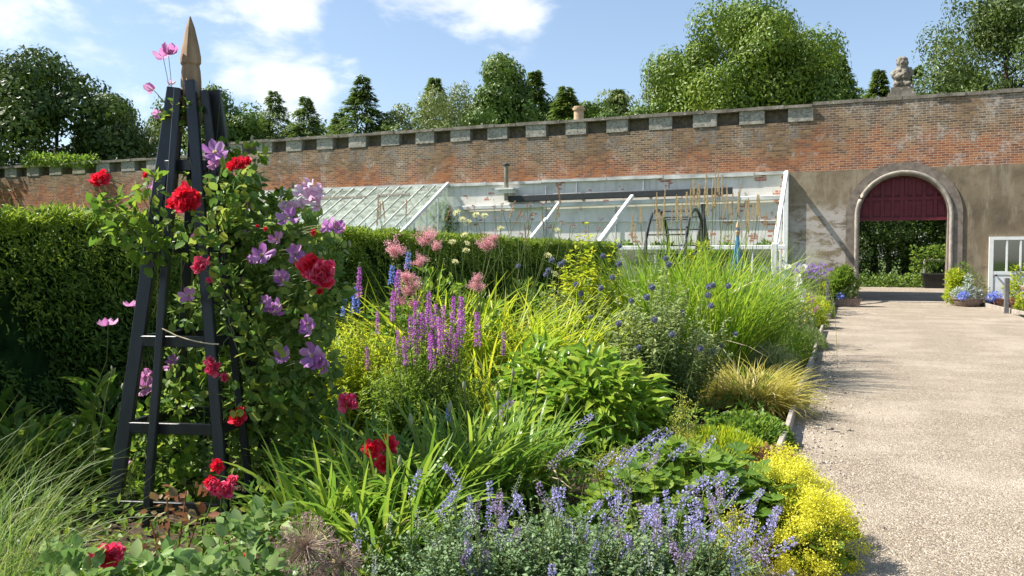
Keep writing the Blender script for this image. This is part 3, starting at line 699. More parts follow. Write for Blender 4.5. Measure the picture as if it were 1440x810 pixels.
ft = at(271, 24, 4.8).z; fb = at(271, 116, 4.8).z
oc = o_(-.012, -.01, 0); 
sq([(.058, fb - .25), (.060, fb + .0), (.056, fb + .06), (.050, fb + .092), (.060, fb + .105), (.060, fb + .14), (.050, fb + .2), (.026, fb + .31), (.004, ft)], oc)
mb.build('finial', M['finial'], ob)

# loose stones kicked up along the edge of the bed
g = np.random.default_rng(77); n = 1500; yy = 3.2 + 11 * g.random(n) ** 1.6; xx = -.42 + abs(g.normal(0, .22, n)); import bmesh
bm = bmesh.new(); bmesh.ops.create_icosphere(bm, subdivisions=1, radius=1); iv = np.array([q.co[:] for q in bm.verts]); fi = np.array([[w.index for w in q.verts] for q in bm.faces]); bm.free()
sz = g.uniform(.005, .013, (n, 1, 1)) * g.uniform(.6, 1.2, (n, 1, 3)); vv = iv[None] * sz * (1 + g.normal(0, .12, (n, len(iv), 1))) + np.stack([xx, yy, np.full(n, .008)], 1)[:, None]
mb = MB(); mb.add(vv.reshape(-1, 3), (fi[None] + (np.arange(n) * len(iv))[:, None, None]).reshape(-1, 3), np.repeat(g.random(n), len(fi)))
tag(mb.build('loose_stones', leafmat('pebbles', [(.16, .13, .10), (.36, .30, .23), (.55, .5, .43)], tr=0.0, rough=.85, spec=.2)), kind='stuff')
# ---------------------------------------------------------------- trees
def trunk_mb(p, H, r, rg, limbs=7, zc=.4):
    mb = MB(); K = 7; z = np.linspace(0, H * .85, K); w = np.cumsum(rg.standard_normal((K, 2)) * H * .008, 0); w[0] = 0
    P = np.stack([p[0] + w[:, 0], p[1] + w[:, 1], z - .1], 1); tubes(mb, P[None], (r * (1 - .85 * z / (H * .85)))[None] , 9)
    for i in range(limbs):
        t = zc + (1 - zc) * .9 * i / limbs; j = min(int(t * (K - 1)), K - 2); a = rg.uniform(0, 6.28); L = H * .28 * (1.1 - t)
        q = P[j] + (P[j + 1] - P[j]) * (t * (K - 1) - j); e = q + V(math.cos(a) * L, math.sin(a) * L, L * .7)
        c = curve(q, e, -L * .08, 5); tubes(mb, c[None], np.linspace(r * .4 * (1 - t * .6), r * .06, 5)[None], 6)
    return mb
def crown(rg, c, rad, n, L, k=70, sr=.24, droop=0.0, jitter=.3, top=0.0, zlow=None, asp=.55, T=TQ):
    """leaf-sized faces on many sub-lobes spread over and through an ellipsoid"""
    c = V(*c); rad = V(*rad); n = int(n * 1.9); L = L * .66; d = rdir(rg, k); d[:, 2] = d[:, 2] * .9 + .12; d = nrm(d)
    depth = rg.uniform(.45, .92, k) ** .6
    sc = c + d * rad * depth[:, None]
    if top: # taper towards the top
        t = np.clip((sc[:, 2] - c[2]) / rad[2], -1, 1); s = 1 - top * np.clip(t * .5 + .5, 0, 1); sc[:, :2] = c[:2] + (sc[:, :2] - c[:2]) * s[:, None]
    rs = rad.mean() * sr * rg.uniform(.6, 1.35, k)
    tone = rg.uniform(0, .45, k)
    i = rg.choice(k, n, p=rs ** 2 / (rs ** 2).sum()); dd = rdir(rg, n); dd[:, 2] *= .75
    r = rs[i] * rg.uniform(.55, 1.08, n) ** .7; P = sc[i] + dd * r[:, None]
    if droop: P[:, 2] -= droop * rs[i] * rg.random(n) ** 2 * 1.5
    rd = rdir(rg, n); D = nrm(rd - dd * (rd * dd).sum(1, keepdims=True) * .8 + V(0, 0, -.2 - droop * .6)); U = nrm(dd + rdir(rg, n) * jitter * 1.2 + V(0, 0, .2))
    if zlow is not None:
        keep = (P[:, 2] > zlow) | (rg.random(n) < .15); P, D, U, i = P[keep], D[keep], U[keep], i[keep]
    m = len(P); s = rg.uniform(.7, 1.3, m)
    mb = MB(); leaves(mb, P, D, U, L * s, L * asp * s, T, rnd=np.clip(tone[i] + rg.uniform(0, .55, m), 0, 1)); return mb
def tree(u, vt, wpx, d, label, mat, seed, n=9000, L=.42, kind='broad', name='broadleaf_tree', droop=0.0, top=.35, k=80, sr=.22, zc=.58, lo=.42, group='trees beyond the garden wall', zlow=9.0, asp=.55, H=None):
    rg = np.random.default_rng(seed); p = base(u, d); Ht = H or at(u, vt, d).z; r = wpx / 2 * d / F
    t = thing(name, label, 'tree', (p.x, p.y, 0), group)
    zw = 1.5 + (d - 1.2) * .155   # height where the garden wall cuts the view
    if kind == 'broad': q_ = (zw - Ht * zc) / (Ht * (1 - zc)); r *= min(1.9, 1.12 / math.sqrt(max(.12, 1 - q_ * q_))) if 0 < q_ < 1 else 1.1
    else: r = min(Ht * .5, r / max(.1, 1 - zw / Ht) ** (1.0 if kind == 'spruce' else .5))
    if kind == 'broad':
        trunk_mb(p, Ht, Ht * .022, rg).build('trunk', M['bark'], t, smooth=True)
        crown(rg, (p.x, p.y, Ht * zc), (r, r, Ht * (1 - zc) * 1.0), n, L, k, sr, droop, zlow=zlow, top=top, asp=asp).build('crown', mat, t)
    else:
        trunk_mb(p, Ht * 1.1, Ht * .018, rg, 0).build('trunk', M['bark'], t, smooth=True)
        mb = MB(); nb = int(Ht * (26 if kind == 'spruce' else 10)); z = np.sort(rg.uniform(max(1.5, Ht * .2), Ht * .985, nb)); PP = []; DD = []; UU = []; RR = []
        for zz in z:
            if zlow is not None and zz < zlow - 2 and rg.random() < .85: continue
            f = (1 - zz / Ht); Lb = r * (f ** (1.0 if kind == 'spruce' else .5)) * rg.uniform(.7, 1.15) * (1.1 if kind == 'spruce' else 1.0) + .08; a = rg.uniform(0, 6.28)
            ed = V(math.cos(a), math.sin(a), (.12 if kind == 'spruce' else .45)); m = int(26 + 90 * Lb / r * (1.0 if kind == 'spruce' else 2.2))
            s = rg.random(m) ** .7; q = V(p.x, p.y, zz) + ed * (s * Lb)[:, None]; q[:, 2] -= (s ** 2) * Lb * (.35 if kind == 'spruce' else -.1)
            lat = V(-math.sin(a), math.cos(a), 0); side = rg.uniform(-1, 1, m)
            if kind == 'spruce': off = side * (.28 * Lb * (1.05 - s) + .1); q += lat * off[:, None]; q[:, 2] -= abs(off) * .35 + rg.random(m) * .18
            else:
                cl = (s > .45); q += rdir(rg, m) * (.32 * min(1.4, Lb * .5)) * cl[:, None] ; q[:, 2] += .1
            PP.append(q); DD.append(nrm(V(math.cos(a), math.sin(a), -.35 if kind == 'spruce' else .4) + lat * side[:, None] * .9 + rdir(rg, m) * .35)); UU.append(nrm(V(0, 0, 1) + rdir(rg, m) * .5)); RR.append(np.clip(rg.random(m) * .5 + s * .5, 0, 1))
        P = np.concatenate(PP); leaves(mb, P, np.concatenate(DD), np.concatenate(UU), L * .62 * rg.uniform(.6, 1.3, len(P)), L * .22, TQ, rnd=np.concatenate(RR)); mb.build('crown', mat, t)
    return t
TB, TM, TD, TPA, SPR, PIN = M['treebright'], M['treemid'], M['treedark'], M['treepale'], M['spruce'], M['pine']
tree(78, 83, 235, 50, 'large dark round tree standing left of the obelisk top', TD, 1, 34000, .44, k=130, zc=.42, top=.0, zlow=5.5)
tree(160, 128, 90, 52, 'smaller dark tree crown at the right shoulder of the large dark tree', TD, 2, 14000, .4, top=.1, zc=.42, zlow=5.5)
tree(-48, 45, 80, 40, 'tall dark hanging tree cut by the left edge of the photo', SPR, 3, 12000, .36, droop=.9, top=.6, zlow=5)
tree(-110, 90, 220, 52, 'dark broad tree outside the left side of the picture', TD, 4, 12000, .45, zc=.42, zlow=5.5)
tree(212, 148, 90, 50, 'pale weeping tree just left of the obelisk', TPA, 5, 9000, .3, name='weeping_tree', droop=1.3, top=.2, asp=.35)
tree(242, 135, 60, 56, 'mid green tree showing behind the obelisk posts', TM, 6, 5000, .36)
tree(318, 118, 110, 54, 'round yellowish green tree immediately right of the obelisk top', TM, 7, 14000, .36, k=90)
tree(388, 122, 84, 56, 'narrow conifer with a pointed top, left one of the pair right of the obelisk', PIN, 8, L=.42, kind='spruce', name='conifer_tree')
tree(432, 130, 84, 55, 'bushy conifer, right one of the pair right of the obelisk', PIN, 9, L=.42, kind='spruce', name='conifer_tree')
tree(356, 150, 80, 60, 'green tree filling the gap behind the pair of conifers', TM, 10, 6000, .36)
tree(511, 100, 96, 52, 'dark pointed spruce standing alone against the sky', SPR, 11, L=.5, kind='spruce', name='spruce_tree')
tree(478, 152, 66, 54, 'low green conifer at the left foot of the lone spruce', PIN, 12, L=.4, kind='spruce', name='conifer_tree')
tree(566, 142, 60, 52, 'small round pale tree between the spruce and the big group', TPA, 13, 5000, .3, top=.1, k=50)
tree(548, 170, 46, 48, 'low yellow green bush top just right of the lone spruce', TB, 14, 3000, .3, k=40)
tree(612, 104, 70, 58, 'dark pine with upswept tips left of the birch', PIN, 15, L=.55, kind='spruce', name='pine_tree')
tree(636, 112, 140, 52, 'pale feathery birch in the middle group', TPA, 16, 16000, .28, k=110, droop=.6, asp=.4, name='birch_tree')
tree(706, 74, 135, 54, 'tallest tree of the middle group, bright green with a pointed crown', TM, 17, 18000, .42, k=120, top=.6, droop=.3, name='cedar_tree')
tree(752, 94, 66, 60, 'dark pine leaning out right of the tallest middle tree', PIN, 18, L=.6, kind='spruce', name='pine_tree')
tree(668, 150, 100, 46, 'low green tree in front of the tallest middle tree', TM, 19, 7000, .3, k=60)
tree(712, 163, 34, 42, 'small lime green bush top just above the coping', M['lime'], 20, 2500, .22, k=30, top=.6)
tree(795, 116, 84, 56, 'spreading green pine left of the chimney pot', PIN, 21, L=.6, kind='spruce', name='pine_tree')
tree(835, 124, 100, 58, 'broad green pine behind the chimney pot', TM, 22, 7000, .4, k=60, sr=.2)
tree(868, 120, 60, 62, 'thin dark pine top right of the chimney pot', PIN, 23, L=.6, kind='spruce', name='pine_tree')
tree(1046, -16, 262, 52, 'huge bright green tree rising right of centre', TB, 24, 76000, .38, k=190, sr=.19, top=.1, zc=.50, droop=.4, zlow=8, asp=.5, name='lime_tree')
tree(938, 60, 78, 56, 'slender pale tree on the left flank of the huge tree', TPA, 25, 9000, .32, k=90, droop=.7, asp=.4)
tree(912, 128, 60, 50, 'low yellowish tree at the far left foot of the huge tree', TM, 26, 6000, .3, k=60)
tree(1175, 72, 100, 60, 'dark pine emerging from the right flank of the huge tree', PIN, 27, L=.6, kind='spruce', name='pine_tree')
tree(1232, 92, 66, 56, 'small round pine left of the statue', PIN, 28, L=.45, kind='spruce', name='pine_tree')
tree(1283, 96, 30, 58, 'thin pine peeping out right behind the statue', PIN, 29, L=.5, kind='pine', name='pine_tree')
tree(1415, -50, 250, 47, 'large soft green tree cut by the right edge of the photo', M['treesoft'], 30, 38000, .36, k=120, sr=.2, zc=.46, top=.0, droop=.6, asp=.42, zlow=8)
tree(1345, 70, 110, 50, 'lower bushy green tree in front of the large right tree', TM, 31, 9000, .3, k=100)
tree(1560, 20, 200, 50, 'broad tree beyond the right side of the picture', TM, 32, 8000, .42)
tree(-240, 60, 200, 60, 'far dark tree well outside the left of the picture', TD, 33, 5000, .5)
tree(782, 134, 120, 62, 'low rounded green tree behind the pines left of the chimney pot', TM, 34, 9000, .4, top=.1)
tree(858, 132, 110, 62, 'low rounded green tree behind the pines right of the chimney pot', TPA, 35, 9000, .36, top=.1)
tree(470, 168, 130, 62, 'low green canopy behind the left foot of the lone spruce', TM, 36, 7000, .38, top=.1)
tree(1205, 108, 90, 62, 'low green pine canopy between the huge tree and the statue', TM, 37, 8000, .36, top=.1)
# woodland seen through the arch
for i, (u, d, w, lab) in enumerate(((1180, 47, 190, 'dark woodland tree just left inside the arch opening'), (1228, 50, 150, 'dark tree with bare lower trunk seen through the arch'), (1275, 49, 150, 'dense green tree at the middle of the arch view'), (1320, 47, 160, 'shady tree behind the black planter'), (1375, 48, 170, 'dark woodland tree hidden partly by the right jamb'), (1250, 58, 420, 'tall dark tree closing the view beyond the arch'))):
    p = base(u, d); rg = np.random.default_rng(60 + i); t = thing('woodland_tree', lab, 'tree', (p.x, p.y, 0), 'trees seen through the arch'); r = w / 2 * d / F
    trunk_mb(p, 9, .22, rg).build('trunk', M['bark'], t)
    crown(rg, (p.x, p.y, 4.6), (r, r, 4.7), 9000, .26, 120, .25).build('crown', [TD, TD, TD, TM, TD, TD][i], t)
mb = MB(); rg = np.random.default_rng(80); n = 9000; P = np.stack([rg.uniform(-8, 16, n), rg.uniform(45.4, 48, n), rg.random(n) ** 1.5 * .6], 1)
leaves(mb, P, nrm(rdir(rg, n) + V(0, 0, .6)), rdir(rg, n), .22, .09, rng=rg); tag(mb.build('undergrowth', M['treemid']), kind='stuff')

# plants hanging on top of the far left wall
def bushmass(name, label, cat, pts, mat, n, L, W_, seed, T=TQ, group=None, parent=None, partname='foliage', up=.5):
    """leafy mass of lobes; pts = [(u, v, d, rpx)]"""
    rg = np.random.default_rng(seed); cs = [(np.array(at(u, v, d)), r * d / F) for u, v, d, r in pts]; w = np.array([r ** 2 for c, r in cs])
    i = rg.choice(len(cs), n, p=w / w.sum()); C = np.array([c for c, r in cs])[i]; rr = np.array([r for c, r in cs])[i]
    dd = rdir(rg, n); P = C + dd * (rr * rg.uniform(.3, 1.1, n) ** .6)[:, None]
    D = nrm(dd * .7 + rdir(rg, n) * .6 + V(0, 0, .1)); U = nrm(V(0, 0, up) + dd * .5 + rdir(rg, n) * .5); s = rg.uniform(.6, 1.25, n)
    mb = MB(); leaves(mb, P, D, U, L * s, W_ * s, T, rng=rg)
    if parent is None:
        c0 = C.mean(0); o = mb.build(name, mat, None, loc=(c0[0], c0[1], float(P[:, 2].min()))); return tag(o, label, cat, group)
    return mb.build(partname, mat, parent, smooth=T is not TQ)
bushmass('rambling_plant', 'wild leafy plant growing along the top of the far left wall', 'plant', [(x, 229 - rng.uniform(0, 6), 41, 8) for x in range(38, 136, 9)], M['midgreen'], 900, .2, .1, 90)
bushmass('climbing_plant', 'dark green climber on the whitewashed wall beside the glass partition', 'climber', [(622, 300, 34, 14), (640, 322, 34, 16), (632, 345, 34, 18), (660, 355, 34, 16), (618, 330, 34, 12)], M['green'], 2200, .16, .10, 91)
bushmass('ground_planting', 'low green plants growing at the foot of the whitewashed wall', 'plants', [(x, 358 - 6 * math.sin(x * .13), 29.0, 12) for x in range(880, 1080, 14)], M['green'], 3000, .16, .08, 92)
bushmass('ground_planting', 'green crops seen through the sloping glass roof', 'plants', [(x, 345, 31, 20) for x in range(420, 600, 16)], M['midgreen'], 2500, .2, .1, 93)

# ---------------------------------------------------------------- hedge
HX, HT, HE = -5.3, 1.86, 20.2
hd = thing('yew_hedge', 'long clipped green yew hedge behind the flower bed', 'hedge', (HX - .7, 10, 0))
mb = MB(); ny = 90
def hz(y): return HT - .05 + .025 * np.sin(y * 1.7) + .02 * np.sin(y * 4.1 + 1)
ys = np.linspace(.3, HE - .25, ny + 1)
prof = [(0, 0), (.02, .6), (.0, 1.2), (.06, 1), (.3, 1), (1.1, 1), (1.4, .8), (1.4, 0)]
rows = []
for y in ys:
    h = hz(y) - .10; b = .05 * np.sin(y * 2.3) + .04 * np.sin(y * 5.1); rows.append([(HX - .12 + b * .6, y, 0), (HX - .14 + b, y, h * .4), (HX - .16 + b * .7, y, h * .85), (HX - .24, y, h), (HX - 1.1, y, h), (HX - 1.3, y, h * .8), (HX - 1.3, y, 0)])
v = np.array(rows).reshape(-1, 3); k = 7; f = [(j * k + i, j * k + i + 1, (j + 1) * k + i + 1, (j + 1) * k + i) for j in range(ny) for i in range(k - 1)]
mb.add(v, f, .0); mb.add(v[-k:], [tuple(range(k))], 0.0)
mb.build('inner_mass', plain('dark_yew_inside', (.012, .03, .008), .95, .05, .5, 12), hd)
rg = np.random.default_rng(100)
def hedgeleaves(n, y0, y1, L, Wd, name='foliage'):
    mb = MB()
    y = y0 + (y1 - y0) * rg.random(n) ** 1.25; z = rg.random(n) * (HT - .02); x = np.full(n, HX)
    lump = .07 * np.sin(y * 2.3 + z * 2) + .05 * np.sin(y * 6.1 + z * 5) + .035 * np.sin(y * 13 - z * 9) + .03 * np.sin(z * 17 + y * 4)
    P = np.stack([x - .10 + lump * .8 + rg.normal(0, .025, n), y, z], 1)
    D = nrm(np.stack([rg.uniform(.2, .9, n), rg.normal(0, .5, n), rg.normal(-.25, .55, n)], 1)); U = nrm(np.stack([rg.uniform(.2, 1, n), rg.normal(0, .4, n), rg.uniform(.2, 1, n)], 1))
    s = rg.uniform(.6, 1.3, n) * (.75 + .6 * (y - y0) / (y1 - y0)); leaves(mb, P, D, U, L * s, Wd * s, TQ, rnd=np.clip(.25 + lump * 2 + rg.uniform(-.25, .5, n), 0, 1) ); return mb
hedgeleaves(60000, 1.5, 9.5, .055, .020).build('foliage', M['yew'], hd)
hedgeleaves(42000, 9.3, HE, .08, .032).build('foliage', M['yew'], hd)
n = 34000; y = 1.2 + (HE - 1.2) * rg.random(n) ** 1.2; x = HX - rg.random(n) ** 1.8 * 1.3; mb = MB()
P = np.stack([x + .02 + .03 * np.sin(y * 5), y, hz(y) - .05 + rg.normal(0, .022, n) + .04 * np.sin(y * 9 + x * 7) * (rg.random(n)) - .06 * (x > HX - .08) * rg.random(n)], 1)
leaves(mb, P, nrm(rdir(rg, n) * .6 + V(.15, 0, .55)), rdir(rg, n), .07 * rg.uniform(.6, 1.5, n), .022, TQ, rng=rg); mb.build('new_growth', M['yewtop'], hd)
n = 6000; mb = MB(); P = np.stack([HX - rg.random(n) * 1.3, HE - .25 + rg.random(n) * .15, rg.random(n) * HT], 1)
leaves(mb, P, nrm(rdir(rg, n) + V(0, .5, 0)), rdir(rg, n), .09, .035, TQ, rng=rg); mb.build('foliage', M['yew'], hd)
# long trailing sprays on the sunny shoulder of the hedge
n = 2600; y = 2 + 17.8 * rg.random(n) ** 1.1; z0 = HT - rg.random(n) ** 1.5 * .75; mb = MB()
for i in range(0, n, 1):
    pass
m = 9; s = np.tile(np.linspace(0, 1, m), n); yy = np.repeat(y, m); zz = np.repeat(z0, m); dy = np.repeat(rg.normal(0, .08, n), m); ln = np.repeat(rg.uniform(.08, .22, n), m)
P = np.stack([HX - .03 + .10 * s - .02, yy + dy * s * 2, zz - ln * s * s * 1.1 + .03 * s], 1) + rg.normal(0, .008, (n * m, 3))
leaves(mb, P, nrm(np.stack([rg.uniform(.1, .7, n * m), rg.normal(0, .6, n * m), rg.normal(-.4, .4, n * m)], 1)), nrm(rdir(rg, n * m) + V(.6, 0, .8)), .045, .014, TQ, rng=rg); mb.build('hanging_spray', M['yewtop'], hd)
# ---------------------------------------------------------------- flower prototypes (blossoms face local +z)
rg = np.random.default_rng(200)
def rose_proto(seed, R_=.04, mat=('red', 'pinkred')):
    g = np.random.default_rng(seed); mb = MB()
    for el, n, L, r0 in ((85, 6, .5, .1), (68, 8, .62, .16), (52, 9, .75, .2), (35, 10, .85, .22), (18, 11, .95, .22), (2, 9, 1.0, .2)):
        a = np.arange(n) * 2 * np.pi / n + g.uniform(0, 6) + g.normal(0, .38, n); e = np.radians(el + g.normal(0, 19, n))
        D = np.stack([np.cos(a) * np.cos(e), np.sin(a) * np.cos(e), np.sin(e)], 1); U = np.stack([-np.cos(a) * np.sin(e), -np.sin(a) * np.sin(e), np.cos(e)], 1) + g.normal(0, .5, (n, 3))
        P = np.stack([np.cos(a), np.sin(a), 0 * a], 1) * r0 * R_ * 1.3 + g.normal(0, .10 * R_, (n, 3)); P[:, 2] += R_ * .15 * (el / 85)
        leaves(mb, P, D, U, L * R_ * g.uniform(.6, 1.2, n), R_ * .85 * L, TP, rng=g)
    return proto(mb, 'bloom', [M[mat[0]]], smooth=True)
ROSE = [rose_proto(1), rose_proto(2), rose_proto(3, mat=('pinkred', 0)), rose_proto(4, mat=('pinkred', 0))]
def clem_proto(seed, mat, cup=12, n=6, Rr=.062):
    g = np.random.default_rng(seed); mb = MB(); a = np.arange(n) * 2 * np.pi / n + g.normal(0, .12, n); e = np.radians(cup + g.normal(0, 9, n))
    D = np.stack([np.cos(a) * np.cos(e), np.sin(a) * np.cos(e), np.sin(e)], 1); U = np.stack([-np.cos(a) * np.sin(e), -np.sin(a) * np.sin(e), np.cos(e)], 1) + g.normal(0, .15, (n, 3))
    leaves(mb, D * .004, D, U, Rr * g.uniform(.88, 1.1, n), Rr * .62, TP, rng=g)
    k = 40; d = nrm(rdir(g, k) * .8 + V(0, 0, 1.1)); leaves(mb, d * .002, d, rdir(g, k), Rr * .26, Rr * .035, TQ, rng=g, mat=1)
    return proto(mb, 'bloom', [M[mat], M['cream']], smooth=True)
CLEM = [clem_proto(11, 'mauve'), clem_proto(12, 'mauve', 25), clem_proto(13, 'mauvepink', 18), clem_proto(14, 'palepink', 30), clem_proto(15, 'mauvepink', 50)]
def spike_proto(seed, h, r, n, fl, mat, whorls=0, taper=.75, budtip=.15, flw=.8, upz=.35):
    g = np.random.default_rng(seed); mb = MB(); z = g.random(n)
    if whorls: z = (np.floor(z * whorls) + g.normal(.5, .16, n)) / whorls
    z = np.clip(z, 0, 1); a = g.uniform(0, 6.28, n); rr = r * (1 - taper * z ** 1.6) * g.uniform(.35, 1, n)
    d = np.stack([np.cos(a), np.sin(a), g.normal(upz, .35, n)], 1); P = np.stack([np.cos(a) * rr, np.sin(a) * rr, z * h], 1)
    m = (z > 1 - budtip).astype(int); 
    for k in (0, 1):
        s = m == k
        if s.any(): leaves(mb, P[s], d[s], rdir(g, int(s.sum())) + V(0, 0, .8), fl * g.uniform(.6, 1.2, int(s.sum())) * (1 if k == 0 else .6), fl * flw, TQ, rng=g, mat=k)
    tubes(mb, np.array([[[0, 0, -.01], [0, 0, h * .5], [0, 0, h]]]), np.array([[.0025, .002, .001]]), 4, mat=1)
    return proto(mb, 'flower_spike', [M[mat], M['stem']])
def globe_proto():
    g = np.random.default_rng(31); mb = MB(); n = 150; k = np.arange(n) + .5; ph = np.arccos(1 - 2 * k / n); th = np.pi * (1 + 5 ** .5) * k
    d = np.stack([np.cos(th) * np.sin(ph), np.sin(th) * np.sin(ph), np.cos(ph)], 1); ico(mb, (0, 0, 0), .014, 1)
    leaves(mb, d * .013, d, rdir(g, n), .0125, .006, TQ, rng=g); return proto(mb, 'flower_head', [M['globe']])
GLOBE = globe_proto()
def plume_proto(seed):
    g = np.random.default_rng(seed); mb = MB(); c = []; P0 = V(0, 0, 0)
    for i in range(16):
        a = g.uniform(0, 6.28); e = g.uniform(.35, 1.4); L = g.uniform(.05, .13) * (1.1 if e > 1 else .9); d = V(math.cos(a) * math.cos(e), math.sin(a) * math.cos(e), math.sin(e)); c.append(curve(P0, d * L, .01, 5))
    c = np.array(c); tubes(mb, c, .0012, 3, mat=1); n = 1100; i = g.integers(0, 16, n); t = g.random(n) ** .6 * 4; j = np.minimum(t.astype(int), 3)
    P = c[i, j] + (c[i, j + 1] - c[i, j]) * (t - j)[:, None] + g.normal(0, .011, (n, 3)); leaves(mb, P, rdir(g, n), rdir(g, n), .0085, .006, TQ, rng=g)
    return proto(mb, 'flower_plume', [M['plume'], M['stem']])
PLUME = [plume_proto(41), plume_proto(42), plume_proto(43)]
def daisy_proto(mat='white', Rr=.028):
    g = np.random.default_rng(51); mb = MB(); n = 14; a = np.arange(n) * 2 * np.pi / n; D = np.stack([np.cos(a), np.sin(a), 0 * a + .12], 1)
    leaves(mb, D * .004, D, V(0, 0, 1) + 0 * D, Rr, Rr * .35, TQ, rng=g); lathe(mb, [(.009, 0), (.007, .004), (0.0, .006)], (0, 0, 0), 8, mat=1); return proto(mb, 'flower_head', [M[mat], M['yellow']])
DAISY = daisy_proto()
def puff_proto(mat, r, n, fl, flat=.5, nm='flower_head', seed=52):
    g = np.random.default_rng(seed); mb = MB(); d = rdir(g, n); P = d * r * V(1, 1, flat) * g.uniform(.3, 1, (n, 1)); leaves(mb, P, nrm(d + V(0, 0, .6)), rdir(g, n), fl, fl * .7, TQ, rng=g); return proto(mb, nm, [M[mat]])
CREAM = puff_proto('cream', .026, 90, .012); SEEDH = puff_proto('seed', .016, 50, .010, 1.0, 'seed_head'); VERB = puff_proto('verbena', .03, 60, .014)
def bud_proto():
    mb = MB(); lathe(mb, [(.003, -.02), (.009, -.008), (.013, .008), (.009, .03), (.0, .048)], (0, 0, 0), 9); return proto(mb, 'flower_bud', [leafmat('bud', [(.25, .28, .12), (.35, .33, .25)], .1)], smooth=True)
BUD = bud_proto()
LYTH = [spike_proto(s, .24, .017, 300, .012, 'magenta', 26) for s in (61, 62)]
DELPH = [spike_proto(63, .22, .03, 160, .022, 'blue', 0)]
NEP = [spike_proto(s, .15, .017, 120, .0115, 'nepeta', 9, .5) for s in (64, 65)] + [spike_proto(66, .15, .019, 130, .011, 'nepetadull', 9, .4), spike_proto(67, .12, .010, 70, .009, 'silver', 10, .4)]
TANS = [spike_proto(68, .40, .010, 420, .026, 'tan', 0, .8, .02, .22, 2.2), spike_proto(71, .34, .013, 420, .028, 'tan', 0, .8, .02, .2, 1.6)]
TANS2 = [spike_proto(69, .18, .008, 200, .014, 'tanred', 0, .7, .02, .3, 1.8)]

def place(plant, items, protos, name, stems=True, g=None, sc=1.0, sr=.003, spread=.15, sag=.0, basez=.0, stemmat='stem', tilt=.25, facing=None, stempart='stem'):
    """items: (u, v, d) of the stem tip; each blossom is its own part, stems one part"""
    g = g or rg; P = []; b = V(*plant.location)
    for it in items:
        p = np.array(at(*it[:3])); s = it[3] if len(it) > 3 else 1.0
        n = facing(g) if facing else (g.normal(0, tilt), g.normal(0, tilt), 1)
        pr_ = protos[g.integers(0, len(protos))]; inst(pr_, name, plant, p, n, g.uniform(0, 6.28), sc * s * g.uniform(.9, 1.1))
        f = V(b[0] + (p[0] - b[0]) * .6 + g.normal(0, spread), b[1] + (p[1] - b[1]) * .6 + g.normal(0, spread), basez); P.append(curve(f, p, 0, 7) + np.concatenate([np.zeros((1, 3)), g.normal(0, .012, (5, 3)), np.zeros((1, 3))]))
    if stems and P: mb = MB(); tubes(mb, np.array(P), sr, 4, rnd=g.random(len(P))); mb.build(stempart, M[stemmat], plant, smooth=True)
TOCAM = lambda g: (g.normal(.35, .45), g.normal(-.9, .25), g.normal(.45, .3))

def domebush(name, label, u, d, rx, ry, h, n, L, Wd, mat, T=TQ, seed=0, cat='plant', group=None, droop=.0, inner=.35, upb=.4, stems=14, lump=0.0, z0=0.0, D_out=1.0, pos=None):
    g = np.random.default_rng(seed + 500); p = V(*(pos or base(u, d)))
    t = thing(name, label, cat, tuple(V(p[0], p[1], 0)), group)
    dd = rdir(g, n); dd[:, 2] = np.abs(dd[:, 2]) * .95 + .02; rr = g.uniform(inner, 1, n) ** .5
    if lump: rr *= 1 + lump * (np.sin(dd[:, 0] * 5 + seed) * np.cos(dd[:, 1] * 6 + seed * 2) + .6 * np.sin(dd[:, 2] * 9 + dd[:, 0] * 11) + .5 * np.sin(dd[:, 1] * 17 + dd[:, 2] * 13))
    P = p + dd * rr[:, None] * V(rx, ry, h); P[:, 2] = np.maximum(P[:, 2] + z0, .02)
    # P given in world axes rotated so that rx runs across the bed
    D = nrm(dd * D_out + rdir(g, n) * .55 + V(0, 0, upb - droop)); U = nrm(V(0, 0, 1) + dd * .5 + rdir(g, n) * .35); s = g.uniform(.55, 1.2, n)
    mb = MB(); leaves(mb, P, D, U, L * s, Wd * s, T, rng=g); mb.build('foliage', mat, t, smooth=T is not TQ)
    if stems:
        e = p + dd[:stems] * V(rx, ry, h) * .85; c = np.stack([curve(p + g.normal(0, rx * .12, 3) * V(1, 1, 0), q, 0, 6) for q in e]); mb = MB(); tubes(mb, c, .005, 4, rnd=g.random(stems)); mb.build('stem', M['stem'], t)
    return t
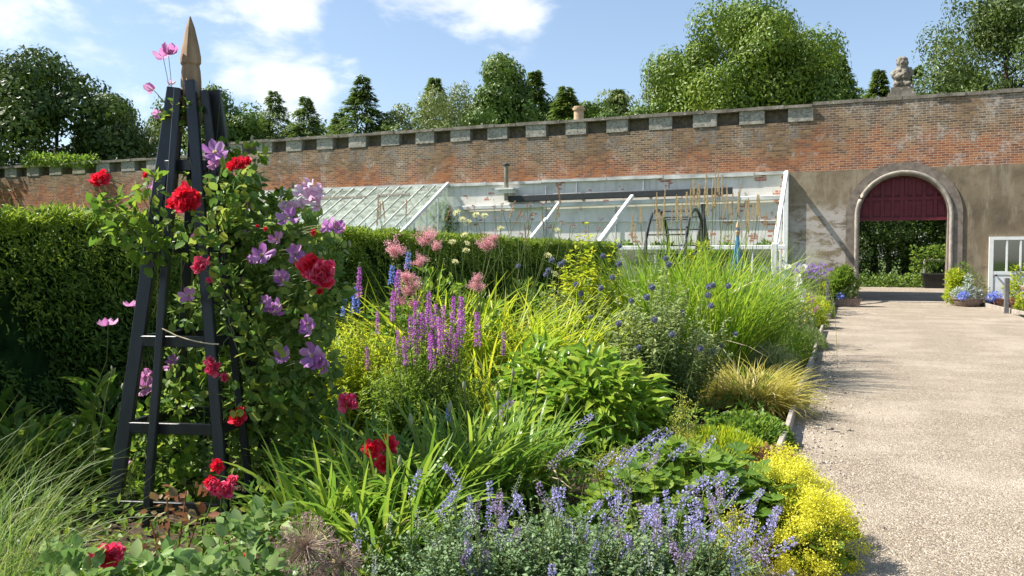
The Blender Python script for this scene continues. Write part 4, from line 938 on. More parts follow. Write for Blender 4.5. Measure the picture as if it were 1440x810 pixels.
def stemmy(name, label, u, d, rx, ry, h, nst, npl, L, Wd, mat, T=TL, seed=0, cat='plant', group=None, el=.5, t0=.15, lumpy=.15, base_r=.35, stemr=.003):
    """plant made of many leafy upright stems"""
    g = np.random.default_rng(seed + 700); p = V(*base(u, d)); t = thing(name, label, cat, tuple(p), group)
    a = g.uniform(0, 6.28, nst); q = g.random(nst) ** .6; K = 8; s = np.linspace(0, 1, K)
    hh = h * (1 - .38 * q ** 2) * g.uniform(.7, 1.08, nst) * (1 + lumpy * np.sin(a * 3 + seed)); b = np.stack([np.cos(a) * q * rx * base_r, np.sin(a) * q * ry * base_r], 1); e = np.stack([np.cos(a) * q * rx, np.sin(a) * q * ry], 1)
    xy = b[:, None] + (e - b)[:, None] * (s ** 1.4)[None, :, None] + np.cumsum(g.normal(0, .008, (nst, K, 2)), 1); z = hh[:, None] * (s ** .93)[None]
    C = p + np.concatenate([xy, z[..., None]], -1); mb = MB(); tubes(mb, C, np.linspace(stemr, stemr * .4, K)[None], 3, rnd=g.random(nst)); mb.build('stem', M['stem'], t)
    i = np.repeat(np.arange(nst), npl); tt = t0 + (1 - t0) * g.random(nst * npl) ** .8; f = tt * (K - 1); j = np.minimum(f.astype(int), K - 2); P = C[i, j] + (C[i, j + 1] - C[i, j]) * (f - j)[:, None]
    az = g.uniform(0, 6.28, len(i)); ee = g.normal(el, .35, len(i)); D = np.stack([np.cos(az) * np.cos(ee), np.sin(az) * np.cos(ee), np.sin(ee)], 1); U = np.stack([-np.cos(az) * .5, -np.sin(az) * .5, 0 * az + 1], 1) + g.normal(0, .3, (len(i), 3))
    sz = (1.15 - .6 * tt) * g.uniform(.6, 1.2, len(i)); mb = MB(); leaves(mb, P, D, U, L * sz, Wd * sz, T, rnd=np.clip(tt * .55 + g.uniform(-.1, .45, len(i)), 0, 1)); mb.build('foliage', mat, t, smooth=T is not TQ); return t
def grassclump(name, label, u, d, n, L, W_, r, mat, seed, lean=(.05, .5), bend=(.3, 1.5), K=7, cat='grass', group=None, zig=.3, az=None, z0=.02):
    g = np.random.default_rng(seed + 900); p = base(u, d); t = thing(name, label, cat, (p.x, p.y, 0), group)
    a = g.uniform(0, 6.28, n) if az is None else g.normal(az[0], az[1], n); q = g.random(n) ** .5 * r * 1.3
    B = np.stack([p.x + np.cos(a) * q, p.y + np.sin(a) * q, np.full(n, z0)], 1); mb = MB()
    blades(mb, B, a + g.normal(0, .7, n), L * g.uniform(.45, 1.12, n), W_ * g.uniform(.7, 1.2, n), g.uniform(*lean, n), g.uniform(*bend, n), K, rng=g, zig=zig)
    k = max(6, n // 24); i = g.integers(0, n, k); blades(mb, B[i] + g.normal(0, r * .4, (k, 3)) * V(1, 1, 0), g.uniform(0, 6.28, k), L * g.uniform(.5, .95, k), W_ * g.uniform(.5, .9, k), g.uniform(.2, 1.0, k), g.uniform(1.2, 2.6, k), K, rng=g, zig=zig * 2, p=2.4, mat=1)
    mb.build('leaf_blades', [mat, M['tan']], t, smooth=True); return t

# ---- front of the bed
for i, (u, d, rx, h, nsp, lab) in enumerate(((650, 3.3, .42, .42, 34, 'grey leaved catmint with pale blue spikes at the bottom centre'), (800, 3.35, .42, .44, 44, 'catmint with mauve and blue spikes right of the bottom centre'), (950, 3.5, .40, .34, 50, 'violet catmint spilling towards the yellow lady\'s mantle'))):
    t = stemmy('catmint', lab, u, d, rx * 1.05, rx, h, 230, 34, .036, .019, M['silvergreen'], TL, i, group='catmint plants along the front', el=.4, t0=.08)
    its = []
    for j in range(nsp):
        a, b = rg.uniform(-1, 1), rg.random() ** .8; uu = u + a * rx * F / d * 1.1; dd_ = d - .35 + b * .7; z = h * (1.2 - .45 * a * a) * rg.uniform(.72, 1.15) - .05
        v = 362 + (1.5 - z) * F / dd_; its.append((uu, v, dd_))
    place(t, its, [NEP[2], NEP[0], NEP[3]] if i == 1 else ([NEP[0], NEP[3], NEP[3]] if i == 0 else [NEP[0], NEP[1], NEP[1], NEP[2]]), 'flower_spike', sr=.0022, spread=.12, tilt=.45, sc=.84)
t = thing('catmint', 'long leaning catmint stalks reaching up to the right over the lady\'s mantle', 'plant', tuple(base(880, 3.9)), 'catmint plants along the front')
place(t, [(895, 632, 4.0, 1.1), (915, 640, 4.0, 1.2), (875, 655, 3.9, 1.1), (940, 645, 4.1), (905, 660, 3.9), (860, 668, 3.9), (985, 640, 4.2), (1010, 700, 3.9), (1046, 718, 3.9, 1.1), (1070, 760, 3.7, 1.2), (1030, 740, 3.8, 1.1), (1055, 790, 3.6, 1.2), (990, 690, 3.8, 1.1), (955, 700, 3.7, 1.2), (800, 640, 4.2), (700, 590, 4.9, 1.2), (803, 605, 4.9, 1.2), (838, 660, 4.0), (770, 660, 4.1), (1075, 785, 3.6, 1.1), (1020, 715, 3.85)], NEP[:3], 'flower_spike', sr=.0025, facing=lambda g: (g.normal(.7, .2), g.normal(0, .3), g.normal(.8, .2)))
# yellow lady's mantle froth
def froth(label, u, d, r, h, n, seed, mat='frothy', group="clumps of yellow lady's mantle", leaf=True):
    g = np.random.default_rng(seed); p = base(u, d); t = thing('ladys_mantle', label, 'plant', (p.x, p.y, 0), group); p = V(*p)
    n = int(n * 1.9); k = 90; dd = rdir(g, k); dd[:, 2] = abs(dd[:, 2]); C = p + dd * V(r, r, h) * g.uniform(.35, 1, (k, 1)) ** .6; i = g.integers(0, k, n)
    P = C[i] + g.normal(0, .028, (n, 3)) * V(1, 1, .7); P[:, 2] = np.maximum(P[:, 2], .01); mb = MB(); leaves(mb, P, nrm(rdir(g, n) + V(0, 0, .6)), nrm(rdir(g, n) + V(0, 0, 1)), .0105 * g.uniform(.6, 1.3, n), .008, TQ, rng=g); mb.build('flower_froth', M[mat], t)
    mb = MB(); c = np.stack([curve(p + g.normal(0, .03, 3) * V(1, 1, 0), q, .02, 6) for q in C]); tubes(mb, c, .0016, 3, rnd=g.random(k)); mb.build('stem', M['stem'], t)
    if leaf:
        m = 60; a = g.uniform(0, 6.28, m); rr = g.random(m) ** .5 * r * .7; P = p + np.stack([np.cos(a) * rr, np.sin(a) * rr, g.uniform(.15, .5, m) * h], 1); mb = MB(); leaves(mb, P, np.stack([np.cos(a), np.sin(a), g.normal(0, .2, m)], 1), V(0, 0, 1) + g.normal(0, .3, (m, 3)), .075, .08, TR, rng=g); mb.build('foliage', M['green'], t)
    return t
froth("topmost yellow lady's mantle clump, next to the broad round leaves", 1108, 4.7, .20, .42, 6200, 300)
froth("middle clump of bright yellow lady's mantle beside the gravel", 1128, 4.3, .26, .45, 9500, 301)
froth("lowest clump of bright yellow lady's mantle spilling onto the gravel", 1148, 3.98, .25, .40, 9500, 302)
froth("small yellow lady's mantle at the lower edge beneath the round leaves", 1040, 3.8, .12, .34, 1800, 303, leaf=False)
froth("thin yellow flower sprays left of the low ground cover", 962, 5.5, .09, .62, 1400, 304, 'frothy_dull', leaf=False)
froth("yellow sprays between the catmint and the glossy shrub", 868, 4.9, .16, .42, 2400, 305, 'frothy_dull', leaf=False)
froth("faint yellow sprays left of the catmint stalks", 765, 4.9, .16, .40, 1600, 306, 'frothy_dull', leaf=False)
# round leaved plant
def roundleaf(label, u, d, r, h, n, Lf, seed, mat):
    g = np.random.default_rng(seed); p = base(u, d); t = thing('round_leaved_plant', label, 'plant', (p.x, p.y, 0)); p = V(*p)
    a = g.uniform(0, 6.28, n); q = g.random(n) ** .55; P = p + np.stack([np.cos(a) * q * r, np.sin(a) * q * r, h * (1 - .55 * q ** 2) * g.uniform(.55, 1.05, n)], 1)
    D = np.stack([np.cos(a), np.sin(a), g.normal(-.15, .25, n)], 1); s = g.uniform(.55, 1.25, n); mb = MB(); leaves(mb, P, D, V(0, 0, 1) + D * .3 + g.normal(0, .25, (n, 3)), Lf * s, Lf * 1.05 * s, TR, rng=g); mb.build('foliage', mat, t)
    mb = MB(); c = np.stack([curve(p + g.normal(0, r * .15, 3) * V(1, 1, 0), x + y_ * Lf * .28, .03, 5) for x, y_ in zip(P, D)]); tubes(mb, c, .0022, 3, rnd=g.random(n)); mb.build('leaf_stalk', M['stem'], t)
roundleaf('plant with broad scalloped round leaves left of the yellow flowers', 980, 4.55, .46, .46, 330, .125, 310, M['midgreen'])
roundleaf('darker scalloped round leaves right against the yellow flowers', 1050, 4.3, .30, .42, 190, .12, 311, M['green'])
roundleaf('low round leaves among the catmint spikes at the lower right', 905, 4.2, .32, .40, 200, .10, 312, M['midgreen'])
# strap leaved clumps (agapanthus) and budded stalks
for i, (u, d, n, L, lab) in enumerate(((455, 4.1, 120, .62, 'arching strap leaved clump at the right foot of the obelisk'), (530, 3.85, 130, .66, 'dark green strap leaves left of the bottom centre'), (590, 4.35, 190, .74, 'upright strap leaves under the low red roses'), (655, 4.7, 210, .78, 'strap leaved clump right of the low red roses'), (722, 5.0, 180, .74, 'strap leaved clump at the left foot of the glossy shrub'), (500, 4.7, 160, .68, 'strap leaves behind the low red roses'))):
    grassclump('strap_leaved_clump', lab, u, d, n, L, .026, .16, M['strap'], 320 + i, (.05, .55), (.3, 1.7), 8, 'plant', 'strap leaved clumps in the front', zig=.2)
t = thing('budded_stalks', 'tall green stalks with closed buds rising from the strap leaves', 'plant', tuple(base(660, 4.8)))
place(t, [(757, 531, 5.0), (722, 527, 5.0), (653, 545, 4.8), (797, 563, 5.0), (578, 593, 4.3), (562, 652, 3.9), (700, 560, 4.8), (632, 575, 4.6)], [BUD], 'flower_bud', sr=.0055, spread=.05, tilt=.1)
# low roses
def rosebush(label, u, d, items, seed, leaves_=None, cat='rose'):
    g = np.random.default_rng(seed); t = thing('rose_bush', label, cat, tuple(base(u, d)), 'low red roses')
    place(t, items, ROSE, 'bloom', g=g, sr=.004, spread=.04, facing=TOCAM)
    cs = leaves_ or [(u, v + 45, dd, 26) for (u, v, dd, *_) in items]; bushmass('', '', '', cs, M['rose_leaf'], 26 * len(cs), .055, .036, seed, TL, parent=t)
    return t
rosebush('single deep red rose on a tall stem right of the obelisk', 500, 4.9, [(489, 566, 4.6, 1.35)], 330, [(470, 610, 4.7, 22), (500, 640, 4.8, 26)])
rosebush('cluster of three red and crimson roses above the strap leaves', 520, 4.3, [(523, 632, 4.2, 1.05), (546, 625, 4.25, .9), (540, 652, 4.2, 1.0), (549, 634, 4.3, .8)], 331)
rosebush('pinkish red rose cluster in front of the lower obelisk rails', 300, 3.8, [(303, 684, 3.8, .95), (318, 690, 3.8, .9), (306, 655, 3.85, .75), (328, 676, 3.82, .6), (296, 678, 3.8, .6)], 332, [(335, 725, 3.9, 26), (300, 765, 3.7, 24), (365, 710, 4.0, 30)])
rosebush('red rose at the foot of the obelisk at the lower left', 160, 3.7, [(146, 779, 3.0, .85), (163, 776, 3.0, .8), (155, 788, 2.98, .65)], 333, [(190, 825, 3.1, 30), (120, 825, 3.1, 26)])
g = np.random.default_rng(340)
t = thing('rose_bush', 'pale green rose foliage along the bottom edge below the obelisk', 'rose', tuple(base(260, 3.2)), 'low red roses')
bushmass('', '', '', [(x, 822 + 8 * math.sin(x * .05), 3.15 + .2 * math.sin(x), 44) for x in range(90, 430, 34)] + [(330, 768, 3.4, 36), (372, 745, 3.5, 34)], M['paleleaf'], 950, .065, .045, 341, TL, parent=t)
place(t, [(345, 782, 3.2, .35), (352, 779, 3.2, .3)], ROSE[:1], 'bloom', g=g)
t = thing('rose_shoot', 'young bronze red rose shoot in front of the obelisk', 'rose', tuple(base(240, 3.6)))
bushmass('', '', '', [(235, 715, 3.7, 26), (262, 700, 3.75, 30), (210, 745, 3.6, 26), (280, 735, 3.6, 22), (235, 770, 3.6, 24)], M['brownred'], 70, .05, .032, 342, TL, parent=t)
mb = MB(); tubes(mb, np.stack([curve(base(235, 3.6), at(u, v, 3.68), 0, 6) for u, v in ((235, 700), (262, 690), (212, 735), (280, 725))]), .004, 5); mb.build('stem', M['brownred'], t)
# allium seed heads
for i, (u, v, d, r, lab) in enumerate(((432, 768, 3.1, .125, 'large dried purple brown allium seed head at the bottom'), (482, 792, 3.15, .085, 'smaller dried allium seed head right beside the large one'))):
    c = V(*at(u, v, d)); g = np.random.default_rng(350 + i); t = thing('allium_seed_head', lab, 'seed head', (c[0], c[1], 0), 'dried allium seed heads')
    n = 260 if i == 0 else 150; dd = rdir(g, n); e = c + dd * r * g.uniform(.75, 1, (n, 1)); mb = MB(); tubes(mb, np.stack([np.broadcast_to(c, (n, 3)), (c + e) / 2 + g.normal(0, .003, (n, 3)), e], 1), .0009, 3); mb.build('flower_stalk', M['seed'], t)
    mb = MB(); m = 6; leaves(mb, np.repeat(e, m, 0), nrm(rdir(g, n * m) + np.repeat(dd, m, 0) * .7), rdir(g, n * m), .013, .004, TQ, rng=g); mb.build('floret', M['seed'], t)
    mb = MB(); tubes(mb, curve((c[0], c[1], 0), c, 0, 5)[None], .005, 5); mb.build('stem', M['stem'], t)
# feather grass at the left edge
for i, (u, d, n, L, lab) in enumerate(((-60, 3.35, 420, .80, 'pale feathery grass arching in from the left edge'), (-5, 3.1, 260, .55, 'feathery grass tuft at the bottom left corner'), (-110, 3.7, 260, .95, 'feathery grass mostly outside the left edge'), (-5, 4.2, 200, .6, 'thin pale grass tuft next to the obelisk foot'))):
    grassclump('feather_grass', lab, u, d, n, L, .0036, .12, M['stipa'], 360 + i, (.1, .9), (.3, 1.5), 9, 'grass', 'feathery grasses at the left', zig=.5)
domebush('leafy_weed', 'tall leafy green plant between the hedge and the obelisk', 140, 5.3, .22, .22, .75, 160, .17, .06, M['green'], TLL, 370, cat='plant', droop=.3)
domebush('leafy_weed', 'broad green leaves behind the feathery grass', 60, 5.0, .5, .4, .5, 420, .13, .06, M['green'], TLL, 371, cat='plant', droop=.2)
domebush('leafy_weed', 'mid green leaves low beside the hedge at the far left', -20, 5.2, .5, .4, .6, 420, .12, .05, M['green'], TLL, 372, cat='plant', droop=.2)

# ---- middle of the bed
t = domebush('glossy_shrub', 'leafy shrub with broad glossy pointed leaves in the middle of the bed', 835, 6.25, .60, .5, .80, 1500, .15, .058, M['glossy'], TLL, 380, cat='shrub', droop=.35, inner=.45, upb=.1, lump=.06)
domebush('glossy_shrub', 'left shoulder of broad pointed leaves below the yellow green day lilies', 760, 6.6, .35, .4, .85, 650, .14, .05, M['glossy'], TLL, 381, cat='shrub', droop=.3, inner=.4, upb=.1)
# loosestrife
t = stemmy('purple_loosestrife', 'bushy loosestrife with upright purple magenta spikes left of centre', 600, 5.9, .56, .45, 1.0, 190, 44, .075, .02, M['midgreen'], TL, 390, el=.5, t0=.1)
LS = [(552, 452), (530, 470), (571, 515), (578, 490), (585, 470), (590, 500), (600, 480), (608, 520), (612, 490), (620, 500), (624, 478), (632, 500), (636, 455), (640, 510), (645, 490), (628, 522), (616, 465), (672, 488), (708, 500), (586, 515), (602, 455), (560, 500), (650, 470), (605, 505), (594, 482), (556, 430)]
place(t, [(u, v, 5.75 + rg.uniform(-.25, .25), rg.uniform(.8, 1.25)) for u, v in LS], LYTH, 'flower_spike', sr=.003, tilt=.06, spread=.1)
t = thing('purple_loosestrife', 'single tall magenta spike right of the obelisk against the hedge', 'plant', tuple(base(508, 6.6)))
place(t, [(505, 420, 6.6, 1.15), (517, 520, 6.2, .8)], LYTH, 'flower_spike', tilt=.05)
stemmy('willowy_plant', 'fine yellowish green foliage between the obelisk and the loosestrife', 490, 6.4, .42, .4, 1.02, 130, 44, .075, .022, M['lime'], TL, 391, el=.6)
for lab, u, d, its in (('blue delphinium spikes close right of the obelisk', 492, 6.9, [(500, 440, 7.0, 1.1), (482, 445, 6.8, .5), (484, 425, 7.0, .5)]), ('blue delphinium spikes behind the pink plumes', 562, 7.7, [(551, 400, 7.6, .9), (573, 378, 7.8, .8), (560, 405, 7.6, .6)]), ('tiny blue delphinium tip above the clematis flowers', 399, 5.3, [(399, 283, 5.3, .45)]), ('small violet spike alone among the strap leaves', 630, 4.9, [(630, 592, 4.9, .4)])):
    t = thing('delphinium', lab, 'plant', tuple(base(u, d))); place(t, its, DELPH, 'flower_spike', tilt=.05, spread=.05)
# queen of the prairie
t = thing('meadowsweet', 'pink fluffy meadowsweet plumes above the yellow green leaves', 'plant', tuple(base(600, 7.6)))
place(t, [(555, 360, 7.4, 1.15), (597, 345, 7.4, 1.1), (590, 375, 7.3, .9), (606, 335, 7.5, .7), (575, 415, 7.2, 1.1), (583, 432, 7.2, .8), (562, 430, 7.2, .7), (685, 352, 7.6, 1.1), (695, 338, 7.6, .6), (675, 410, 7.2, 1.0), (670, 396, 7.2, .6), (612, 352, 7.6, .7), (572, 395, 7.2, .9)], PLUME, 'flower_plume', sr=.004, tilt=.15, sc=1.2)
bushmass('', '', '', [(600, 440, 7.7, 60), (560, 470, 7.6, 50), (680, 460, 7.8, 40)], M['midgreen'], 900, .09, .04, 392, TL, parent=t)
# yellow green day lilies
for i, (u, d, L, n, lab) in enumerate(((545, 8.1, 1.30, 300, 'yellow green arching leaves behind the obelisk flowers'), (612, 7.9, 1.45, 380, 'tallest yellow green leaf fountain, behind the pink plumes'), (680, 8.0, 1.30, 380, 'lime green day lily leaves right of the pink plumes'), (750, 8.1, 1.28, 380, 'lime green day lily leaves above the glossy shrub'), (815, 8.5, 1.2, 300, 'lime green leaves next to the blue globe thistles'), (710, 7.2, 1.0, 260, 'low lime leaf fountain in front of the other lime clumps'))):
    grassclump('lime_leaf_clump', lab, u, d, n, L, .024, .30, M['lime'], 400 + i, (.02, .5), (.5, 1.7), 8, 'plant', 'yellow green strap leaf clumps', zig=.25)
# phlox like green plant
stemmy('tall_leafy_plant', 'tall light green leafy plant in front of the far end of the hedge', 822, 9.6, .54, .45, 1.66, 70, 46, .14, .05, M['lime'], TL, 410, el=.2, t0=.3, stemr=.005)
# globe thistles
def heads(pts, d0, j=.3): return [(u, v, d0 + rg.uniform(-j, j)) for u, v in pts]
t = stemmy('globe_thistle', 'large grey green globe thistle with blue ball heads right of centre', 930, 7.6, .70, .5, 1.28, 150, 52, .085, .032, M['bluegreen'], TL, 420, el=.25, lumpy=.1)
place(t, heads([(888, 423), (917, 404), (936, 363), (940, 372), (997, 403), (1002, 401), (996, 415), (909, 418), (1024, 402), (898, 489), (985, 490), (1015, 486), (1034, 470), (992, 496), (1003, 494), (960, 440), (870, 455), (945, 470), (1000, 430), (920, 450)], 7.4), [GLOBE], 'flower_head', sr=.003, sc=1.25)
t = stemmy('globe_thistle', 'globe thistle with blue ball heads left of the tall leafy plant', 800, 9.0, .6, .4, 1.12, 90, 40, .09, .035, M['bluegreen'], TL, 421, el=.25)
place(t, heads([(729, 374), (768, 386), (771, 380), (776, 366), (788, 372), (810, 400), (817, 426), (830, 447), (871, 346), (871, 371), (861, 390), (845, 405), (793, 368), (878, 440), (848, 360), (817, 413)], 8.8), [GLOBE], 'flower_head', sr=.003, sc=1.35)
# giant scabious
t = thing('giant_scabious', 'wiry tall giant scabious with cream heads in front of the hedge', 'plant', tuple(base(700, 10)))
place(t, heads([(642, 299), (650, 308), (669, 302), (681, 303), (658, 312), (704, 321), (784, 324), (657, 342), (771, 359), (653, 330), (636, 340), (655, 352), (780, 385), (640, 368)], 9.8), [CREAM], 'flower_head', sr=.003, sc=1.5, spread=.3, tilt=.3)
place(t, heads([(695, 291), (706, 288), (741, 289), (746, 288), (733, 302), (741, 308), (751, 302), (762, 288), (786, 302), (790, 313), (802, 316), (808, 319), (824, 326), (734, 330), (659, 294), (666, 291), (707, 297), (697, 307), (744, 320), (842, 322)], 9.8), [SEEDH], 'seed_head', sr=.003, sc=1.35, spread=.3)
t = thing('tan_flower_spikes', 'loose reddish tan flower spikes standing before the glass roof', 'plant', tuple(base(600, 10)))
place(t, heads([(531, 297), (535, 306), (541, 306), (571, 304), (717, 306), (724, 315), (781, 310), (788, 286), (765, 325), (627, 310), (740, 340), (530, 318)], 9.9), TANS2, 'flower_spike', sr=.003, sc=1.1, spread=.3, tilt=.2)
# tall grasses
for i, (u, d, L, n, lab) in enumerate(((935, 10.2, 1.85, 620, 'bright green tall grass directly above the globe thistle'), (1000, 10.0, 1.75, 760, 'widest bright green grass mound before the iron arch'), (1040, 10.8, 1.5, 640, 'bright green grass arching down towards the path'), (900, 11.3, 1.75, 360, 'bright grass tuft next to the tall leafy plant'))):
    grassclump('green_grass_clump', lab, u, d, n, L, .018, .32, M['grassgreen'] if i != 2 else M['midgreen'], 430 + i, (.0, .38), (.3, 1.35), 9, 'grass', 'tall bright green grasses', zig=.25)
t = thing('feather_reed_grass', 'upright tan plumed reed grass in front of the whitewashed wall', 'grass', tuple(base(985, 12)))
its = [(u + rg.uniform(-7, 7), v + rg.uniform(-10, 12), 12 + rg.uniform(-.5, .8), rg.uniform(.55, 1.0)) for u, v in 2 * [(905, 320), (918, 312), (930, 300), (936, 305), (948, 310), (951, 300), (972, 298), (980, 290), (984, 282), (988, 286), (994, 292), (1004, 288), (1010, 280), (1012, 270), (1018, 290), (1022, 298), (1028, 300), (1035, 290), (1042, 305), (1052, 320), (1056, 316), (1062, 310), (1068, 308), (1074, 312), (940, 325), (960, 322), (1000, 310), (925, 330), (895, 332), (1048, 330), (1090, 330)]]
place(t, its, TANS, 'flower_spike', sr=.003, spread=.2, tilt=.05, stemmat='stem')
g = np.random.default_rng(436); n = 420; mb = MB(); p = base(985, 12.2); B = np.stack([p.x + g.normal(0, .75, n), p.y + g.normal(0, .35, n), np.zeros(n)], 1)
blades(mb, B, g.uniform(0, 6.28, n), g.uniform(1.2, 1.9, n), .010, g.uniform(0, .15, n), g.uniform(.05, .5, n), 7, rng=g); mb.build('leaf_blades', M['midgreen'], t)
t = thing('climbing_plant', 'yellow green climber with small purple flowers on the iron arch', 'climber', tuple(base(985, 13)))
bushmass('', '', '', [(985, 385, 13, 22), (978, 370, 13, 16), (990, 350, 13, 10), (965, 390, 13, 20), (1000, 395, 13, 22)], M['lime'], 900, .09, .04, 440, TL, parent=t)
place(t, heads([(958, 345), (963, 348), (955, 352), (970, 385), (948, 398), (980, 420)], 12.8), [VERB], 'flower_head', stems=False, sc=1.2)
# daisies
t = domebush('white_daisies', 'fine leaved plant with white daisies near the bed end', 1096, 14.0, .66, .8, 1.12, 4200, .06, .02, M['greygreen'], TQ, 450, inner=.15, upb=.7, stems=50, D_out=.5)
place(t, [(rg.uniform(1068, 1132), rg.uniform(372, 425), 13.7 + rg.uniform(-.6, .6)) for _ in range(45)], [DAISY], 'flower_head', sr=.003, facing=TOCAM, sc=1.9)
# verbena near the wall
t = thing('purple_verbena', 'airy purple verbena beside the rendered wall left of the arch', 'plant', tuple(base(1140, 22)))
place(t, [(rg.normal(1138, 15), 385 - 16 * rg.random() + abs(rg.normal(0, 5)), 22 + rg.uniform(-.8, .8)) for _ in range(75)], [VERB], 'flower_head', sr=.007, spread=.3, sc=2.1, stemmat='stem')
bushmass('', '', '', [(1125, 425, 21.5, 14), (1145, 428, 21.5, 14), (1110, 420, 20, 14)], M['greygreen'], 900, .10, .03, 452, parent=t)
# edge mounds, near to far
grassclump('golden_sedge', 'low golden yellow sedge mound at the path edge', 1058, 7.9, 2000, .64, .009, .18, M['goldgrass'], 460, (.2, 1.1), (.6, 1.6), 8, 'grass', zig=.2)
domebush('edging_mound', 'pale grey green soft mound behind the golden sedge', 1082, 9.8, .40, .4, .50, 3600, .045, .012, M['greygreen'], TQ, 461, inner=.5, upb=.6, stems=0, lump=.05)
domebush('edging_mound', 'mid green mound behind the pale grey one', 1100, 11.7, .46, .5, .60, 3000, .06, .018, M['midgreen'], TQ, 462, inner=.5, upb=.6, stems=0, lump=.06)
domebush('edging_mound', 'greyish lavender mound overhanging the timber edging', 1136, 13.4, .32, .4, .38, 2600, .06, .012, M['bluegreen'], TQ, 463, inner=.4, upb=.8, stems=0)
t = domebush('yellow_daisies', 'low plant dotted with yellow and orange flowers near the far edging', 1112, 14.2, .5, .5, .62, 2400, .06, .02, M['midgreen'], TQ, 464, inner=.4, stems=0)
YD = daisy_proto('yellow', .03)
place(t, [(rg.uniform(1085, 1135), rg.uniform(430, 455), 13.9 + rg.uniform(-.3, .5)) for _ in range(45)], [YD], 'flower_head', stems=False, sc=1.0, facing=TOCAM)
t = domebush('edging_mound', 'far mixed green mound with pink flecks at the end of the edging', 1128, 17.5, .55, .6, .75, 2600, .08, .03, M['lime'], TQ, 465, inner=.4, stems=0)
place(t, [(rg.uniform(1108, 1150), rg.uniform(405, 440), 17.0 + rg.uniform(-.3, .5)) for _ in range(24)], [spike_proto(70, .14, .022, 60, .03, 'mauvepink')], 'flower_spike', stems=False, sc=.8)
domebush('edging_mound', 'small bright green mound next to the left grey post', 1150, 20.5, .4, .5, .55, 1600, .08, .03, M['lime'], TQ, 466, inner=.4, stems=0)
domebush('white_flowering_plant', 'low creamy plant in front of the verbena', 1130, 19.2, .5, .5, .8, 1800, .08, .03, M['greygreen'], TQ, 467, inner=.4, stems=0)
domebush('ground_mat', 'low dark green and bronze mat plant beside the path in front of the sedge', 1052, 6.6, .36, .5, .24, 4200, .04, .026, M['green'], TL, 468, inner=.6, stems=0)
domebush('ground_mat', 'low bronze tinted mat plant at the path edge', 1078, 5.7, .26, .40, .16, 1500, .045, .03, M['brownred'], TL, 469, inner=.6, stems=0)
domebush('ground_mat', 'low yellow green tufted mat left of the bronze plant', 1010, 5.9, .40, .45, .26, 4200, .045, .014, M['lime'], TQ, 470, inner=.6, upb=1.2, stems=0)
# far behind: plants between hedge end and greenhouse
for i, (u, d, h, lab) in enumerate(((880, 13.5, 1.2, 'shadowed leafy plant right of the hedge end'), (930, 15.5, 1.2, 'leafy plant behind the bright tall grasses'), (1075, 17.5, 1.15, 'bushy plant before the greenhouse corner post'), (1010, 16.5, 1.2, 'green plant below the iron arch'))):
    domebush('leafy_border_plant', lab, u, d, .9, .8, h, 2200, .11, .045, M['midgreen'], TL, 480 + i, inner=.3, group='leafy plants at the back of the bed')
for i, (u, d, h, lab) in enumerate(((420, 7.2, 1.0, 'shaded leafy plant behind the obelisk climber'), (330, 6.6, .8, 'dark leaves showing between the obelisk legs'), (660, 10.5, 1.15, 'leafy plant at the foot of the hedge behind the lime leaves'), (540, 9.6, 1.0, 'leafy plant at the foot of the hedge behind the loosestrife'), (740, 12.5, 1.2, 'leafy plant at the foot of the far hedge'))):
    domebush('leafy_border_plant', lab, u, d, .7, .6, h, 1900, .09, .04, M['green'], TL, 490 + i, inner=.3, group='leafy plants at the back of the bed')
# ground cover
g = np.random.default_rng(500); n = 34000; y = 1.2 + 23 * g.random(n) ** 1.6; x = g.uniform(-5.2, -.62, n); keep = (x - OC[0]) ** 2 + (y - OC[1]) ** 2 > .16; x = x[keep]; y = y[keep]; n = len(x); hgt = .10 + .16 * (np.sin(x * 2.1 + y * .7) * np.sin(y * 1.3) * .5 + .5)
P = np.stack([x, y, .03 + g.random(n) * hgt], 1); mb = MB(); s = g.uniform(.6, 1.3, n) * (.8 + y / 18); leaves(mb, P, nrm(rdir(g, n) + V(0, 0, .5)), nrm(rdir(g, n) * .5 + V(0, 0, 1)), .06 * s, .03 * s, TQ, rng=g)
tag(mb.build('ground_cover', M['green']), kind='stuff')
# ---------------------------------------------------------------- climbers on the obelisk
t = thing('climbing_clematis', 'leafy clematis with mauve star flowers climbing the right side of the obelisk', 'climber', tuple(OC + rt * .25))
CB = [(330, 245, 4.85, 20), (318, 290, 4.85, 34), (352, 322, 4.9, 42), (392, 318, 4.85, 40), (345, 372, 4.9, 50), (402, 380, 4.85, 52), (436, 335, 4.9, 30), (370, 440, 4.9, 55), (425, 440, 4.85, 42), (335, 480, 5.0, 40), (385, 505, 4.85, 50), (430, 520, 4.8, 40), (350, 560, 5.0, 45), (405, 570, 4.85, 45), (440, 600, 4.8, 32), (375, 620, 5.0, 45), (325, 640, 5.0, 40), (250, 500, 4.95, 22), (255, 570, 5.0, 26), (240, 640, 5.0, 30), (215, 700, 4.9, 34), (280, 690, 4.95, 42), (330, 700, 4.9, 36), (262, 440, 4.9, 22), (268, 330, 4.9, 16), (265, 250, 4.85, 12), (300, 420, 4.95, 30), (455, 375, 4.85, 22), (460, 560, 4.8, 22), (470, 350, 4.85, 14), (455, 440, 4.8, 26), (452, 505, 4.8, 26), (430, 650, 4.8, 34), (470, 410, 4.85, 18), (395, 660, 4.9, 34), (400, 440, 5.1, 60), (370, 530, 5.15, 60), (360, 360, 5.1, 60)]
